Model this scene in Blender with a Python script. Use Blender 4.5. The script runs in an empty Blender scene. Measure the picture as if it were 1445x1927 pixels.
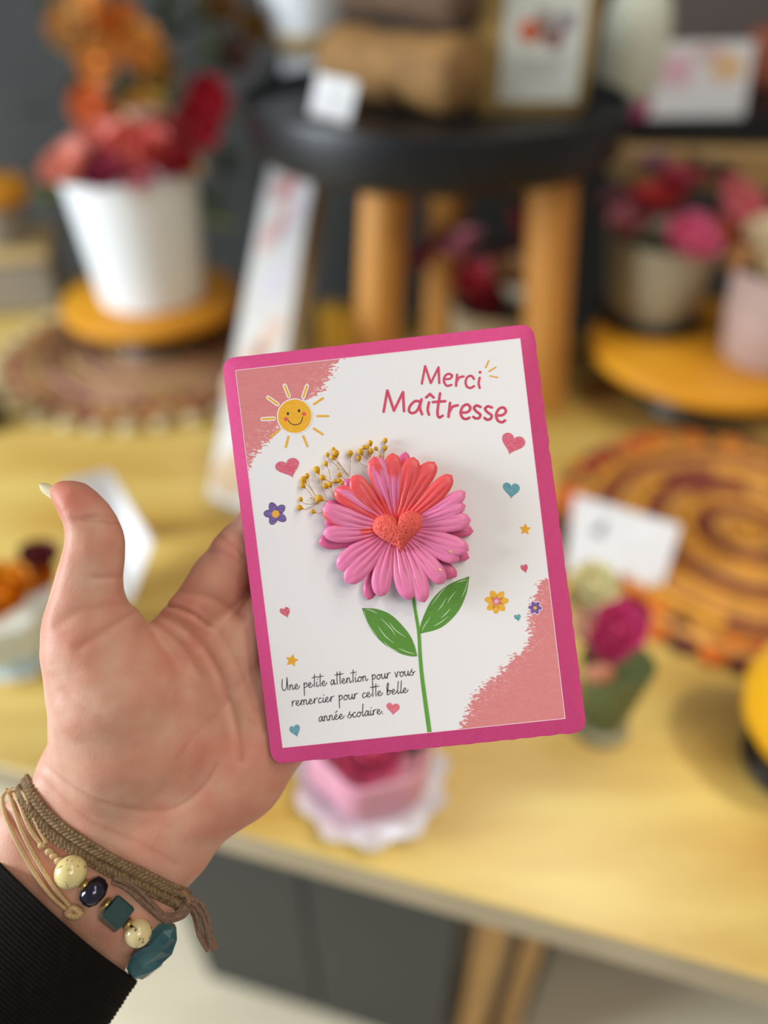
import bpy, math, random
import numpy as np
from mathutils import Vector, Matrix, noise
from mathutils.bvhtree import BVHTree
random.seed(7)
sc = bpy.context.scene
COL = sc.collection
# ------------------------------------------------------------------ camera
F = 1400.0; CX, CY = 722.5, 963.5
PITCH = math.radians(39.0)
CAM = Vector((0, 0, 1.25))
FWD = Vector((0, math.cos(PITCH), -math.sin(PITCH)))
UPV = Vector((0, math.sin(PITCH), math.cos(PITCH)))
RGT = Vector((1, 0, 0))
DC = 0.255                      # distance of the hand-held card from the lens
S = DC / F                      # one photograph pixel on the card, in metres
cd = bpy.data.cameras.new('camera'); cam = bpy.data.objects.new('camera', cd); COL.objects.link(cam)
cam.location = CAM; cam.rotation_euler = (math.pi/2 - PITCH, 0, 0)
cd.sensor_fit = 'HORIZONTAL'; cd.sensor_width = 36; cd.lens = F*36/1445
cd.clip_start = 0.01; cd.clip_end = 50
cd.dof.use_dof = True; cd.dof.focus_distance = 0.253; cd.dof.aperture_fstop = 3.0
sc.camera = cam
# ------------------------------------------------------------------ world, lights, exposure
sc.view_settings.view_transform = 'Standard'; sc.view_settings.look = 'None'
sc.view_settings.gamma = 1; sc.view_settings.use_curve_mapping = False
sc.view_settings.exposure = 0.0
w = bpy.data.worlds.new('world'); sc.world = w; w.use_nodes = True
w.node_tree.nodes['Background'].inputs[0].default_value = (0.92, 0.95, 1.0, 1)
w.node_tree.nodes['Background'].inputs[1].default_value = 0.25
def area(name, loc, target, sx, sy, power, color):
    l = bpy.data.lights.new(name, 'AREA'); l.shape = 'RECTANGLE'; l.size = sx; l.size_y = sy
    l.energy = power; l.color = color
    o = bpy.data.objects.new(name, l); COL.objects.link(o); o.location = loc
    o.rotation_euler = (Vector(target)-Vector(loc)).to_track_quat('-Z', 'Y').to_euler()
    return o
area('shop_window_light', (-2.2, -0.05, 1.5), (0, 0.6, 0.95), 0.9, 1.1, 74, (0.84, 0.93, 1.0))
area('ceiling_panel_light', (0.6, 0.5, 2.9), (0.4, 0.4, 0.7), 1.0, 0.5, 7, (1.0, 0.93, 0.80))
area('added_floor_fill_light', (0.9, -0.9, 2.8), (0.3, 0.2, 0.4), 1.0, 0.8, 17, (1.0, 0.91, 0.78))  # added unseen lamp, lifts the floor under the table front
sl = bpy.data.lights.new('added_table_spot', 'SPOT'); sl.energy = 62; sl.color = (1.0, 0.95, 0.76); sl.spot_size = math.radians(34); sl.spot_blend = 1.0; sl.shadow_soft_size = 0.08  # added unseen spot, brightens the front right of the tabletop
so = bpy.data.objects.new('added_table_spot', sl); COL.objects.link(so); so.location = (0.9, -0.1, 2.7)
so.rotation_euler = (Vector((0.36, 0.30, 0.75))-so.location).to_track_quat('-Z', 'Y').to_euler()
# ------------------------------------------------------------------ helpers
def ray(px, py):
    return (FWD + RGT*((px-CX)/F) + UPV*(-(py-CY)/F))
def D(px, py, d):               # point seen at a pixel, at optical depth d
    return CAM + ray(px, py)*d
def W(px, py, z=0.0):           # z = height above the card's printed face, in card pixels
    return D(px, py, DC - z*S)
def T(px, py, z):               # point seen at a pixel lying at world height z
    r = ray(px, py); t = (z-CAM.z)/r.z
    return CAM + r*t
def lin(c):
    return tuple((x/255/12.92) if x/255 <= 0.04045 else ((x/255+0.055)/1.055)**2.4 for x in c)
MC = {}
def mat(name, col, rough=0.6, col2=None, scale=50.0, amount=0.5, bump=0.0, bscale=200.0, metal=0.0, sss=0.0, ssr=(1,.4,.25),
        sscale=0.003, spec=0.5, attr=None, detail=4.0, stretch=None, coat=0.0, sharp=False):
    if name in MC: return MC[name]
    m = bpy.data.materials.new(name); m.use_nodes = True; MC[name] = m
    n = m.node_tree.nodes; l = m.node_tree.links; b = n['Principled BSDF']
    b.inputs['Roughness'].default_value = rough; b.inputs['Metallic'].default_value = metal
    b.inputs['Specular IOR Level'].default_value = spec; b.inputs['Coat Weight'].default_value = coat
    c = lin(col); b.inputs['Base Color'].default_value = (*c, 1)
    tc = n.new('ShaderNodeTexCoord'); mp = n.new('ShaderNodeMapping'); l.new(tc.outputs['Object'], mp.inputs[0])
    if stretch: mp.inputs['Scale'].default_value = stretch
    src = None
    if attr:
        a = n.new('ShaderNodeAttribute'); a.attribute_name = attr; src = a.outputs['Color']
    t = n.new('ShaderNodeTexNoise'); t.inputs['Scale'].default_value = scale; t.inputs['Detail'].default_value = detail
    l.new(mp.outputs[0], t.inputs['Vector'])
    r = n.new('ShaderNodeMapRange'); l.new(t.outputs['Fac'], r.inputs[0])
    lo, hi = (0.47, 0.56) if sharp else (0.3, 0.7)
    r.inputs[1].default_value = lo; r.inputs[2].default_value = hi; r.inputs[3].default_value = 0; r.inputs[4].default_value = amount
    mx = n.new('ShaderNodeMix'); mx.data_type = 'RGBA'; l.new(r.outputs[0], mx.inputs['Factor'])
    if src: l.new(src, mx.inputs['A'])
    else: mx.inputs['A'].default_value = (*c, 1)
    c2 = lin(col2) if col2 else tuple(x*0.85 for x in c)
    mx.inputs['B'].default_value = (*c2, 1); l.new(mx.outputs['Result'], b.inputs['Base Color'])
    if bump:
        t2 = n.new('ShaderNodeTexNoise'); t2.inputs['Scale'].default_value = bscale; t2.inputs['Detail'].default_value = 5
        l.new(mp.outputs[0], t2.inputs['Vector'])
        bp = n.new('ShaderNodeBump'); bp.inputs['Strength'].default_value = bump; bp.inputs['Distance'].default_value = 0.3/bscale
        l.new(t2.outputs['Fac'], bp.inputs['Height']); l.new(bp.outputs[0], b.inputs['Normal'])
    if sss:
        b.inputs['Subsurface Weight'].default_value = sss; b.inputs['Subsurface Radius'].default_value = ssr
        b.inputs['Subsurface Scale'].default_value = sscale
    return m
WMX = {}
def wm(o): return WMX.get(o.name, Matrix.Identity(4))
def meta(o, label, cat, group=None, kind=None):
    if label: o['label'] = label
    if cat: o['category'] = cat
    if group: o['group'] = group
    if kind: o['kind'] = kind
    return o
def thing(name, label, cat, loc, rot=None, group=None):
    o = bpy.data.objects.new(name, None); COL.objects.link(o); o.empty_display_size = 0.01
    M = Matrix.Translation(Vector(loc))
    if rot is not None: M = M @ rot
    o.matrix_world = M; WMX[o.name] = M
    return meta(o, label, cat, group)
class MB:
    def __init__(s): s.v = []; s.f = []; s.m = []; s.c = None
    def add(s, vs, fs, m=0):
        o = len(s.v); s.v += [Vector(v) for v in vs]; s.f += [tuple(i+o for i in f) for f in fs]; s.m += [m]*len(fs)
    def box(s, c, size, R=None, m=0, bev=0.0):
        c = Vector(c); R = R or Matrix.Identity(3); x, y, z = [q/2 for q in size]
        if bev <= 0: bev = min(x, y, z)*0.12
        vs = []; ring = lambda ax, ay: [(ax, ay-bev), (ax-bev, ay), (-ax+bev, ay), (-ax, ay-bev), (-ax, -ay+bev), (-ax+bev, -ay), (ax-bev, -ay), (ax, -ay+bev)]
        L = [(x-bev, y-bev, -z), (x, y, -z+bev), (x, y, z-bev), (x-bev, y-bev, z)]
        for ax, ay, az in L: vs += [c + R @ Vector((p[0], p[1], az)) for p in ring(ax, ay)]
        fs = [tuple(range(8))[::-1], tuple(range(24, 32))]
        for k in range(3):
            for i in range(8): j = (i+1) % 8; fs.append((k*8+i, k*8+j, k*8+8+j, k*8+8+i))
        fs = [tuple(reversed(f)) for f in fs]
        s.add(vs, [tuple(reversed(f)) for f in fs], m)
    def lathe(s, c, prof, n=40, R=None, m=0, wave=None):
        c = Vector(c); R = R or Matrix.Identity(3); vs = []
        for k, (r, z) in enumerate(prof):
            for i in range(n):
                a = 2*math.pi*i/n; rr, zz = (r, z) if not wave else wave(r, z, a, k)
                vs.append(c + R @ Vector((rr*math.cos(a), rr*math.sin(a), zz)))
        fs = []
        for k in range(len(prof)-1):
            for i in range(n): j = (i+1) % n; fs.append((k*n+i, k*n+j, (k+1)*n+j, (k+1)*n+i))
        if prof[0][0] > 1e-6: fs.append(tuple(range(n))[::-1])
        if prof[-1][0] > 1e-6: fs.append(tuple(range((len(prof)-1)*n, len(prof)*n)))
        s.add(vs, fs, m)
    def ball(s, c, r, m=0, nu=12, nv=8, R=None):
        r = r if hasattr(r, '__len__') else (r, r, r); c = Vector(c); R = R or Matrix.Identity(3); vs = []
        for k in range(1, nv):
            p = math.pi*k/nv
            for i in range(nu):
                a = 2*math.pi*i/nu; vs.append(c + R @ Vector((r[0]*math.sin(p)*math.cos(a), r[1]*math.sin(p)*math.sin(a), -r[2]*math.cos(p))))
        b = len(vs); vs += [c + R @ Vector((0, 0, -r[2])), c + R @ Vector((0, 0, r[2]))]
        fs = []
        for k in range(nv-2):
            for i in range(nu): j = (i+1) % nu; fs.append((k*nu+i, k*nu+j, (k+1)*nu+j, (k+1)*nu+i))
        for i in range(nu): j = (i+1) % nu; fs.append((b, j, i)); fs.append((b+1, (nv-2)*nu+i, (nv-2)*nu+j))
        s.add(vs, fs, m)
    def tube(s, pts, r, n=8, m=0, closed=False, rf=None):
        pts = [Vector(p) for p in pts]; vs = []; N = len(pts); up = None
        for i, p in enumerate(pts):
            a = pts[(i-1) % N] if (closed or i > 0) else p; b = pts[(i+1) % N] if (closed or i < N-1) else p
            t = (b-a).normalized() if (b-a).length > 1e-9 else Vector((0, 0, 1))
            if up is None: up = t.orthogonal().normalized()
            up = (up - t*up.dot(t)); up = up.normalized() if up.length > 1e-6 else t.orthogonal().normalized()
            sd = t.cross(up); rr = r if rf is None else rf(i/(N-1))*r
            for k in range(n): q = 2*math.pi*k/n; vs.append(p + up*(rr*math.cos(q)) + sd*(rr*math.sin(q)))
        fs = []
        for i in range(N if closed else N-1):
            j = (i+1) % N
            for k in range(n): q = (k+1) % n; fs.append((i*n+k, i*n+q, j*n+q, j*n+k))
        if not closed: fs.append(tuple(range(n))[::-1]); fs.append(tuple(range((N-1)*n, N*n)))
        s.add(vs, fs, m)
    def build(s, name, mats, parent=None, origin=None, smooth=True, colors=None, angle=40):
        me = bpy.data.meshes.new(name)
        if parent is not None: inv = wm(parent).inverted()
        elif origin is not None: inv = Matrix.Translation(-Vector(origin))
        else: inv = Matrix.Identity(4)
        me.from_pydata([inv @ v for v in s.v], [], s.f)
        mats = mats if isinstance(mats, (list, tuple)) else [mats]
        for m in mats: me.materials.append(m)
        me.polygons.foreach_set('material_index', s.m)
        if smooth:
            me.polygons.foreach_set('use_smooth', [True]*len(s.f))
        if colors is not None:
            a = me.color_attributes.new('dye', 'FLOAT_COLOR', 'POINT')
            a.data.foreach_set('color', [x for c in colors for x in (*c, 1)])
        me.update()
        if smooth and angle: me.set_sharp_from_angle(angle=math.radians(angle))
        o = bpy.data.objects.new(name, me); COL.objects.link(o)
        if parent is not None:
            o.parent = parent; WMX[o.name] = wm(parent)
        elif origin is not None: o.location = origin; WMX[o.name] = Matrix.Translation(Vector(origin))
        return o
def cr(pts, n=8, closed=False):      # Catmull-Rom through points (any dimension)
    P = [np.array(p, float) for p in pts]; out = []; N = len(P)
    if N < 3 and not closed:
        return [tuple(P[0]+(P[-1]-P[0])*i/n) for i in range(n+1)]
    for i in range(N if closed else N-1):
        p0 = P[i-1] if (closed or i > 0) else 2*P[0]-P[1]; p1 = P[i]; p2 = P[(i+1) % N]
        p3 = P[(i+2) % N] if (closed or i < N-2) else 2*P[-1]-P[-2]
        for k in range(n):
            t = k/n; out.append(tuple(0.5*((2*p1)+(-p0+p2)*t+(2*p0-5*p1+4*p2-p3)*t*t+(-p0+3*p1-3*p2+p3)*t**3)))
    if not closed: out.append(tuple(P[-1]))
    return out
# ------------------------------------------------------------------ the room
TZ = 0.75
m_floor = mat('beige_floor', (240, 228, 200), 0.55, (212, 196, 166), 3, 0.6, stretch=(1, 6, 1))
m_wall = mat('charcoal_wall', (66, 66, 66), 0.8, (52, 53, 52), 4, 0.8)
mb = MB(); mb.add([(-3, -1.5, 0), (3, -1.5, 0), (3, 2.2, 0), (-3, 2.2, 0), (-3, -1.5, -.05), (3, -1.5, -.05), (3, 2.2, -.05), (-3, 2.2, -.05)],
   [(0, 1, 2, 3), (4, 7, 6, 5), (0, 4, 5, 1), (1, 5, 6, 2), (2, 6, 7, 3), (3, 7, 4, 0)])
meta(mb.build('floor', m_floor, smooth=False), None, None, kind='structure')
mb = MB(); mb.add([(-3, 1.9, 0), (3, 1.9, 0), (3, 1.9, 2.9), (-3, 1.9, 2.9), (-3, 2.0, 0), (3, 2.0, 0), (3, 2.0, 2.9), (-3, 2.0, 2.9)],
   [(0, 3, 2, 1), (4, 5, 6, 7), (0, 1, 5, 4), (1, 2, 6, 5), (2, 3, 7, 6), (3, 0, 4, 7)])
meta(mb.build('wall_back', m_wall, smooth=False), None, None, kind='structure')
# ------------------------------------------------------------------ the table
m_oak = mat('oak_veneer', (222, 194, 110), 0.36, (192, 148, 66), 3.5, 0.95, bump=0.1, bscale=60, stretch=(1.2, 7, 1), detail=6)
m_edge = mat('taupe_edge', (184, 166, 134), 0.6, (160, 142, 112), 20, 0.5)
A = T(480, 1574, TZ); B = T(1445, 1842, TZ); ed = (B-A); ed.z = 0; ed.normalize(); nb = Vector((-ed.y, ed.x, 0))
if nb.y < 0: nb = -nb
Rt = Matrix((ed, nb, Vector((0, 0, 1)))).transposed()
EL, ER, ED = -0.75, 1.05, 0.86
c0 = A + ed*((EL+ER)/2) + nb*(ED/2)
tb = thing('display_table', 'light oak display table with taupe edge carrying the flower gifts', 'table', (c0.x, c0.y, 0))
mb = MB(); mb.box((c0.x, c0.y, TZ-0.002), (ER-EL, ED, 0.004), Rt, bev=0.001); mb.build('tabletop', m_oak, tb)
mb = MB(); mb.box((c0.x, c0.y, TZ-0.0205), (ER-EL, ED, 0.033), Rt, bev=0.002); mb.build('table_edge', m_edge, tb)
m_legw = mat('leg_wood', (176, 130, 66), 0.6, (140, 100, 50), 10, 0.6, stretch=(6, 6, 1))
m_blackm = mat('black_metal', (28, 28, 30), 0.45, metal=0.3)
for qx, wdt in ((.118, .032), (.163, .024)):
    mb = MB(); mb.box((qx, .345, .356), (wdt, .04, .712), Rt); mb.build('leg', m_legw, tb)
for qx, qy in ((.142, .36), (.205, .37)):
    mb = MB(); mb.tube([(qx, qy, .712), (qx-.012, qy, .001)], .008, 12); mb.build('brace', m_blackm, tb)
for ex, ey in ((EL+.06, ED-.08), (ER-.06, ED-.08), (ER-.06, .25)):
    q = A + ed*ex + nb*ey; mb = MB(); mb.box((q.x, q.y, .356), (.05, .05, .712), Rt); mb.build('leg', m_legw, tb)
# dark cabinet below
m_anth = mat('anthracite_panel', (46, 48, 48), 0.6, (40, 42, 42), 3, 0.5)
f0 = T(395, 1838, 0.02); hz = 0.70
cq = f0 + ed*0.175 + nb*0.21
cb = thing('storage_cabinet', 'dark grey storage cabinet standing on the floor under the oak table', 'cabinet', (cq.x, cq.y, 0))
mb = MB(); mb.box((cq.x, cq.y, 0.36), (0.35, 0.40, 0.68), Rt, bev=0.003); mb.build('body', m_anth, cb)
dq = cq - nb*0.207
for k in (-1, 1):
    e = dq + ed*(0.0875*k); mb = MB(); mb.box((e.x, e.y, 0.36), (0.172, 0.012, 0.66), Rt, bev=0.002); dd = mb.build('door', m_anth, cb)
mb = MB(); mb.box((cq.x, cq.y, 0.01), (0.32, 0.36, 0.02), Rt); mb.build('plinth', m_blackm, cb)

# ------------------------------------------------------------------ flower-shop bits
def petal(mb, c, R, r, wd, cup, m=0, th=0.0006, n=6):
    top = []; bot = []
    for i in range(n+1):
        t = i/n
        hw = wd/2*math.sin(math.pi*min(1, 0.18+0.72*t))**0.8
        for j in range(-3, 4):
            u = j/3; x = t*r; y = hw*u; z = cup*(t*t)*r + 0.25*wd*(u*u)*0.6
            top.append(c + R @ Vector((x, y, z)))
            bot.append(c + R @ Vector((x, y, z-th)))
    fs = []; w_ = 7; N = len(top)
    for i in range(n):
        for j in range(6):
            a = i*w_+j; fs.append((a, a+w_, a+w_+1, a+1)); fs.append((N+a, N+a+1, N+a+w_+1, N+a+w_))
    for i in range(n):
        a = i*w_; fs.append((a, N+a, N+a+w_, a+w_)); a = i*w_+6; fs.append((a, a+w_, N+a+w_, N+a))
    for j in range(6): a = n*w_+j; fs.append((a, N+a, N+a+1, a+1)); a = j; fs.append((a, a+1, N+a+1, N+a))
    mb.add(top+bot, fs, m)
def rose(c, r, up=(0, 0, 1), rnd=random, layers=3):
    mb = MB(); c = Vector(c); q = Vector(up).normalized().to_track_quat('Z', 'Y').to_matrix()
    mb.ball(c + q @ Vector((0, 0, r*.15)), (r*.3, r*.3, r*.4), nu=10, nv=6, R=q)
    for L in range(layers):
        f = (L+1)/layers; k = 4+2*L; tilt = math.radians(75-60*(f))
        for i in range(k):
            a = 2*math.pi*(i+0.5*L)/k + rnd.uniform(-.15, .15)
            R = q @ Matrix.Rotation(a, 3, 'Z') @ Matrix.Rotation(-tilt, 3, 'Y')
            petal(mb, c, R, r*(0.55+0.5*f), r*1.0, 0.35*f)
    return mb
def leaf(mb, a, b, wd, m=0):
    a = Vector(a); b = Vector(b); x = (b-a); L = x.length; x.normalize(); y = x.cross(Vector((0, 0, 1)))
    y = y.normalized() if y.length > 1e-4 else Vector((0, 1, 0)); z = y.cross(x)
    R = Matrix((x, y, -z)).transposed(); petal(mb, a, R, L, wd, -0.2, m)
def flowermat(c, n='wax'):
    return mat('%s_%d_%d_%d' % ((n,)+tuple(c)), c, 0.5, tuple(int(x*.8) for x in c), 40, 0.6, sss=0.1, sscale=0.004)
m_leaf = mat('dark_leaf', (58, 74, 32), 0.6, (34, 46, 22), 30, 0.7)
m_leaf2 = mat('olive_leaf', (116, 124, 46), 0.6, (80, 92, 34), 30, 0.7)
m_ceram = mat('white_ceramic', (236, 240, 243), 0.35, (228, 232, 238), 20, 0.5)
m_black = mat('black_lacquer', (15, 16, 19), 0.42, (11, 12, 14), 8, 0.5)
m_honey = mat('honey_wood', (230, 162, 38), 0.4, (204, 128, 24), 6, 0.7, stretch=(1, 6, 1), bump=0.1, bscale=80)
m_bamboo = mat('bamboo_wood', (206, 144, 66), 0.5, (170, 110, 44), 8, 0.6, stretch=(5, 5, 1))
m_white = mat('white_paper', (238, 238, 240), 0.6, (230, 230, 232), 30, 0.4)
m_ink = mat('grey_ink', (110, 110, 112), 0.6)

def woven_mat(name, label, c, r, cols, edgecols, seedn, scallop=None):
    rnd = random.Random(seedn)
    t = thing(name, label, 'placemat', (c.x, c.y, TZ))
    turns = 11; n = 900; pts = []
    mb = MB(); pr = r/turns*0.5
    for i in range(n):
        f = (i/n)**0.5; a = 2*math.pi*turns*f; rr = r*f
        pts.append(Vector((c.x+rr*math.cos(a), c.y+rr*math.sin(a), TZ+0.0086)))
    seg = 10; k = len(cols)
    for i in range(0, n-1, seg):
        f = i/n; ring = (f**0.5)*turns
        mi = (int(ring*1.0) % k) if rnd.random() < .8 else rnd.randrange(k)
        mb.tube(pts[i:min(n, i+seg+1)], pr*0.96, n=6, m=mi)
    ob = mb.build('coil', cols, t)
    ob.scale = (1, 1, 1)
    k = 46
    mb = MB()
    for i in range(k):
        a = 2*math.pi*i/k; q = Vector((c.x+(r+pr*.6)*math.cos(a), c.y+(r+pr*.6)*math.sin(a), TZ+0.0088)) if False else Vector((c.x+(r+pr*.6)*math.cos(a), c.y+(r+pr*.6)*math.sin(a), TZ+0.0072))
        R = Matrix.Rotation(a, 3, 'Z')
        mb.ball(q, (0.010, r*3.3/k, 0.0065), m=rnd.randrange(len(edgecols)), R=R, nu=8, nv=6)
    for i in range(k):
        a = 2*math.pi*(i+.5)/k; q = Vector((c.x+(r+pr*.6-.016)*math.cos(a), c.y+(r+pr*.6-.016)*math.sin(a), TZ+0.0125))
        mb.ball(q, (0.010, r*2.9/k, 0.0055), m=rnd.randrange(len(edgecols)), R=Matrix.Rotation(a, 3, 'Z'), nu=8, nv=6)
    mb.build('edging', edgecols, t)
    if scallop:
        for i in range(34):
            a = 2*math.pi*i/34; q = Vector((c.x+(r+.028)*math.cos(a), c.y+(r+.028)*math.sin(a), TZ+0.0065))
            mb = MB(); mb.ball(q, (0.013, 0.0125, 0.006), R=Matrix.Rotation(a, 3, 'Z')); mb.build('shell_bead', scallop, t)
    return t
def M_(n, c): return mat(n, c, 0.8, tuple(int(x*.7) for x in c), 60, .8, bump=.5, bscale=400)
# left mat and cake stand with white bucket
LS = Vector(((288-CX)/F*1.04, 0.995, 0))
woven_mat('woven_placemat', 'round brown woven placemat with pale shell edging under the honey cake stand', Vector((LS.x-.01, .985, 0)), .185,
    [M_('straw', (206, 168, 108)), M_('jute_brown', (168, 118, 80)), M_('dusty_pink_straw', (206, 150, 126))],
    [M_('mat_orange', (196, 130, 60)), M_('mat_brick', (150, 70, 54)), M_('mat_tan', (190, 150, 96))], 3, M_('shell', (226, 208, 164)))
st = thing('cake_stand', 'honey-coloured round wooden cake stand under the white flower bucket', 'cake stand', (LS.x, LS.y, TZ+.0175), group='honey wood stands')
mb = MB(); mb.lathe((LS.x, LS.y, TZ+.0175), [(.062, 0), (.066, .004), (.056, .030), (.060, .048)], 36); mb.build('base', m_black, st)
mb = MB(); mb.lathe((LS.x, LS.y, TZ+.0655), [(.112, 0), (.120, .003), (.122, .010), (.120, .018), (.114, .021)], 60); mb.build('plate', m_honey, st)
bk = thing('flower_bucket', 'white bucket of red and coral wax flowers on the honey cake stand', 'flower pot', (LS.x+.006, LS.y-.01, TZ+.087))
bc = Vector((LS.x+.006, LS.y-.01, TZ+.0870))
mb = MB(); mb.lathe(bc, [(.066, 0), (.070, .004), (.083, .155), (.088, .158), (.088, .163), (.083, .164), (.079, .158), (.077, .14)], 60)
mb.build('bucket', m_ceram, bk)
mb = MB(); mb.lathe(bc, [(.0765, .136), (.0, .140)], 30); mb.build('filling', m_leaf, bk)
fl = [(-.055, -.05, .17, .040, (240, 150, 130)), (-.01, -.062, .165, .034, (150, 34, 74)), (.03, -.03, .195, .044, (236, 104, 92)), (-.02, -.01, .205, .040, (232, 126, 112)),
      (.062, -.035, .175, .040, (176, 34, 44)), (.05, .03, .20, .042, (170, 30, 40)), (.018, .045, .235, .030, (226, 176, 150)), (-.06, .01, .185, .036, (236, 172, 160)),
      (-.035, .05, .19, .036, (220, 96, 88)), (.0, -.035, .185, .034, (222, 96, 96)), (.03, -.068, .158, .028, (210, 110, 120)), (.082, -.01, .16, .024, (220, 196, 150))]
for x, y, z, r, c in fl:
    rose(bc+Vector((x*.92, y*.92, .16+(z-.16)*.55)), r*.88, (x*6, y*6-.2, 1)).build('blossom', flowermat(c), bk)
# orange artificial bouquet behind
pq = Vector(((250-CX)/F*1.25, 1.45, 0))
fp = thing('artificial_flowers', 'tall arrangement of orange and red silk flowers with green leaves behind the bucket', 'flower arrangement', pq)
mb = MB(); mb.lathe(pq, [(.09, 0), (.10, .02), (.08, .60), (.06, .76), (.07, .80), (.06, .795), (.0, .76)], 30); mb.build('vase', m_black, fp)
rn = random.Random(5)
sp = [(150, 30, (244, 172, 84)), (205, 75, (240, 150, 70)), (170, 120, (250, 180, 96)), (245, 95, (222, 150, 66)), (160, 205, (240, 140, 80)), (255, 215, (206, 156, 66)),
      (370, 190, (196, 28, 50)), (352, 235, (184, 32, 48)), (395, 20, (120, 84, 40)), (455, 60, (130, 96, 44)), (215, 60, (226, 128, 56)), (120, 60, (214, 160, 92)),
      (420, 110, (96, 70, 62)), (275, 130, (160, 116, 50)), (200, 245, (120, 70, 60))]
stm = MB()
for px, py, c in sp:
    q = D(px+22, py, 1.10+rn.uniform(-.02, .08)); rose(q, .037 if c[0] > 150 else .03, (q-pq-Vector((0, .5, .8))), rn).build('blossom', flowermat(c, 'silk'), fp)
    stm.tube(cr([tuple(pq+Vector((0, 0, .77))), tuple((pq+q)/2+Vector((0, 0, .46))), tuple(q)], 5), .002, 6)
stm.build('stem', m_leaf, fp)
for i in range(90):
    q = D(rn.uniform(85, 445), rn.uniform(-30, 420), 1.20+rn.uniform(-.02, .12)); d = Vector((rn.uniform(-1, 1), rn.uniform(-1, .3), rn.uniform(-.6, .8))).normalized()
    mb = MB(); leaf(mb, q, q+d*rn.uniform(.05, .085), rn.uniform(.022, .036)); mb.build('leaf', m_leaf2 if rn.random() < .3 else m_leaf, fp)
# left-edge box and jar
m_bx = mat('beige_card', (196, 172, 120), 0.7, (180, 150, 100), 10, .5); m_bg = mat('taupe_card', (150, 140, 124), 0.75)
q = T(-30, 632, TZ); q.y += .07; bx = thing('gift_box', 'beige lidded box at the left edge behind the shell-edged placemat', 'box', (q.x, q.y+.06, TZ))
mb = MB(); mb.box((q.x, q.y+.06, TZ+.0405), (.15, .12, .08), Matrix.Rotation(.25, 3, 'Z')); mb.build('body', m_bg, bx)
mb = MB(); mb.box((q.x, q.y+.06, TZ+.091), (.156, .126, .02), Matrix.Rotation(.25, 3, 'Z')); mb.build('lid', m_bx, bx)
q2 = Vector((q.x+.012, q.y+.06, TZ+.1015)); jr = thing('storage_jar', 'small grey jar with a wooden lid on the beige box at the left edge', 'jar', q2)
mb = MB(); mb.lathe(q2, [(.04, 0), (.044, .006), (.042, .05), (.036, .056)], 30); mb.build('body', m_bg, jr)
mb = MB(); mb.lathe(q2+Vector((0, 0, .0565)), [(.050, 0), (.056, .004), (.056, .026), (.050, .030)], 30); mb.build('lid', m_honey, jr)
# ------------------------------------------------------------------ black tiered tray
tr = Vector(((818-CX)/F*0.83, 0.935, 0)); TR = .215; zt = 1.036
ty = thing('tray_stand', 'large round black tray raised on bamboo legs behind the hand-held card', 'tray', (tr.x, tr.y, TZ))
mb = MB(); mb.lathe((tr.x, tr.y, zt), [(.0, 0), (TR-.02, 0), (TR-.008, .008), (TR, .052), (TR-.002, .057), (TR-.007, .057), (TR-.012, .046), (TR-.02, .043), (0, .043)], 80)
mb.build('tray', m_black, ty)
for px, py, px2, py2 in ((727, 358, 708, 640), (1040, 358, 1026, 640)):
    yy = tr.y-.10 if px < 900 else tr.y-.08
    r = ray(px, py); a = CAM + r*(yy/r.y)
    r = ray(px2, py2); b = CAM + r*((yy-.01)/r.y); d = b-a
    top = a + d*((zt-a.z)/d.z); bot = a + d*((TZ-a.z)/d.z)
    top.z = zt-.0005
    mb = MB(); mb.tube([bot, top], .0275, 20); mb.build('leg', m_bamboo, ty)
mb = MB(); mb.tube([(tr.x+.03, tr.y+.11, TZ), (tr.x+.03, tr.y+.11, zt-.0005)], .0275, 20); mb.build('leg', m_bamboo, ty)
tz = zt+.0435
# kraft bag
m_kraft = mat('kraft_paper', (176, 144, 82), 0.75, (150, 118, 62), 25, .6, bump=.3, bscale=80)
m_lab = mat('cream_label', (204, 204, 190), 0.6, (196, 194, 180), 20, .4)
q = T(1000, 214, tz); q.y += .02
kb = thing('kraft_bag', 'brown kraft paper bag with a cream floral label standing on the black tray', 'bag', (q.x, q.y, tz))
Rk = Matrix.Rotation(.06, 3, 'Z')
mb = MB(); wv = .121
prof = []
for k, z in enumerate((0, .01, .05, .10, .15, .19, .20)):
    dpt = (.026, .029, .028, .024, .014, .004, .003)[k]; wd = (.058, .0605, .0615, .062, .062, .062, .062)[k]
    for i in range(16):
        a = 2*math.pi*i/16; ca, sa = math.cos(a), math.sin(a)
        x = wd*1.08*math.copysign(abs(ca)**.35, ca)-.004; y = dpt*math.copysign(abs(sa)**.6, sa)
        prof.append(Vector((q.x, q.y+.008, tz)) + Rk @ Vector((x, y, z)))
fs = [tuple(range(16))[::-1], tuple(range(96, 112))]
for k in range(6):
    for i in range(16): j = (i+1) % 16; fs.append((k*16+i, k*16+j, k*16+16+j, k*16+16+i))
mb.add(prof, fs); mb.build('bag', m_kraft, kb)
mb = MB(); lp = []
for y0, z in ((-.0226, .012), (-.0222, .05), (-.0184, .10), (-.008, .15)):
    lp += [Vector((q.x, q.y, tz)) + Rk @ Vector((x, y0, z)) for x in (-.040, .044)]
mb.add(lp, [(0, 1, 3, 2), (2, 3, 5, 4), (4, 5, 7, 6)]); lb = mb.build('label', m_lab, kb)
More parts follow.
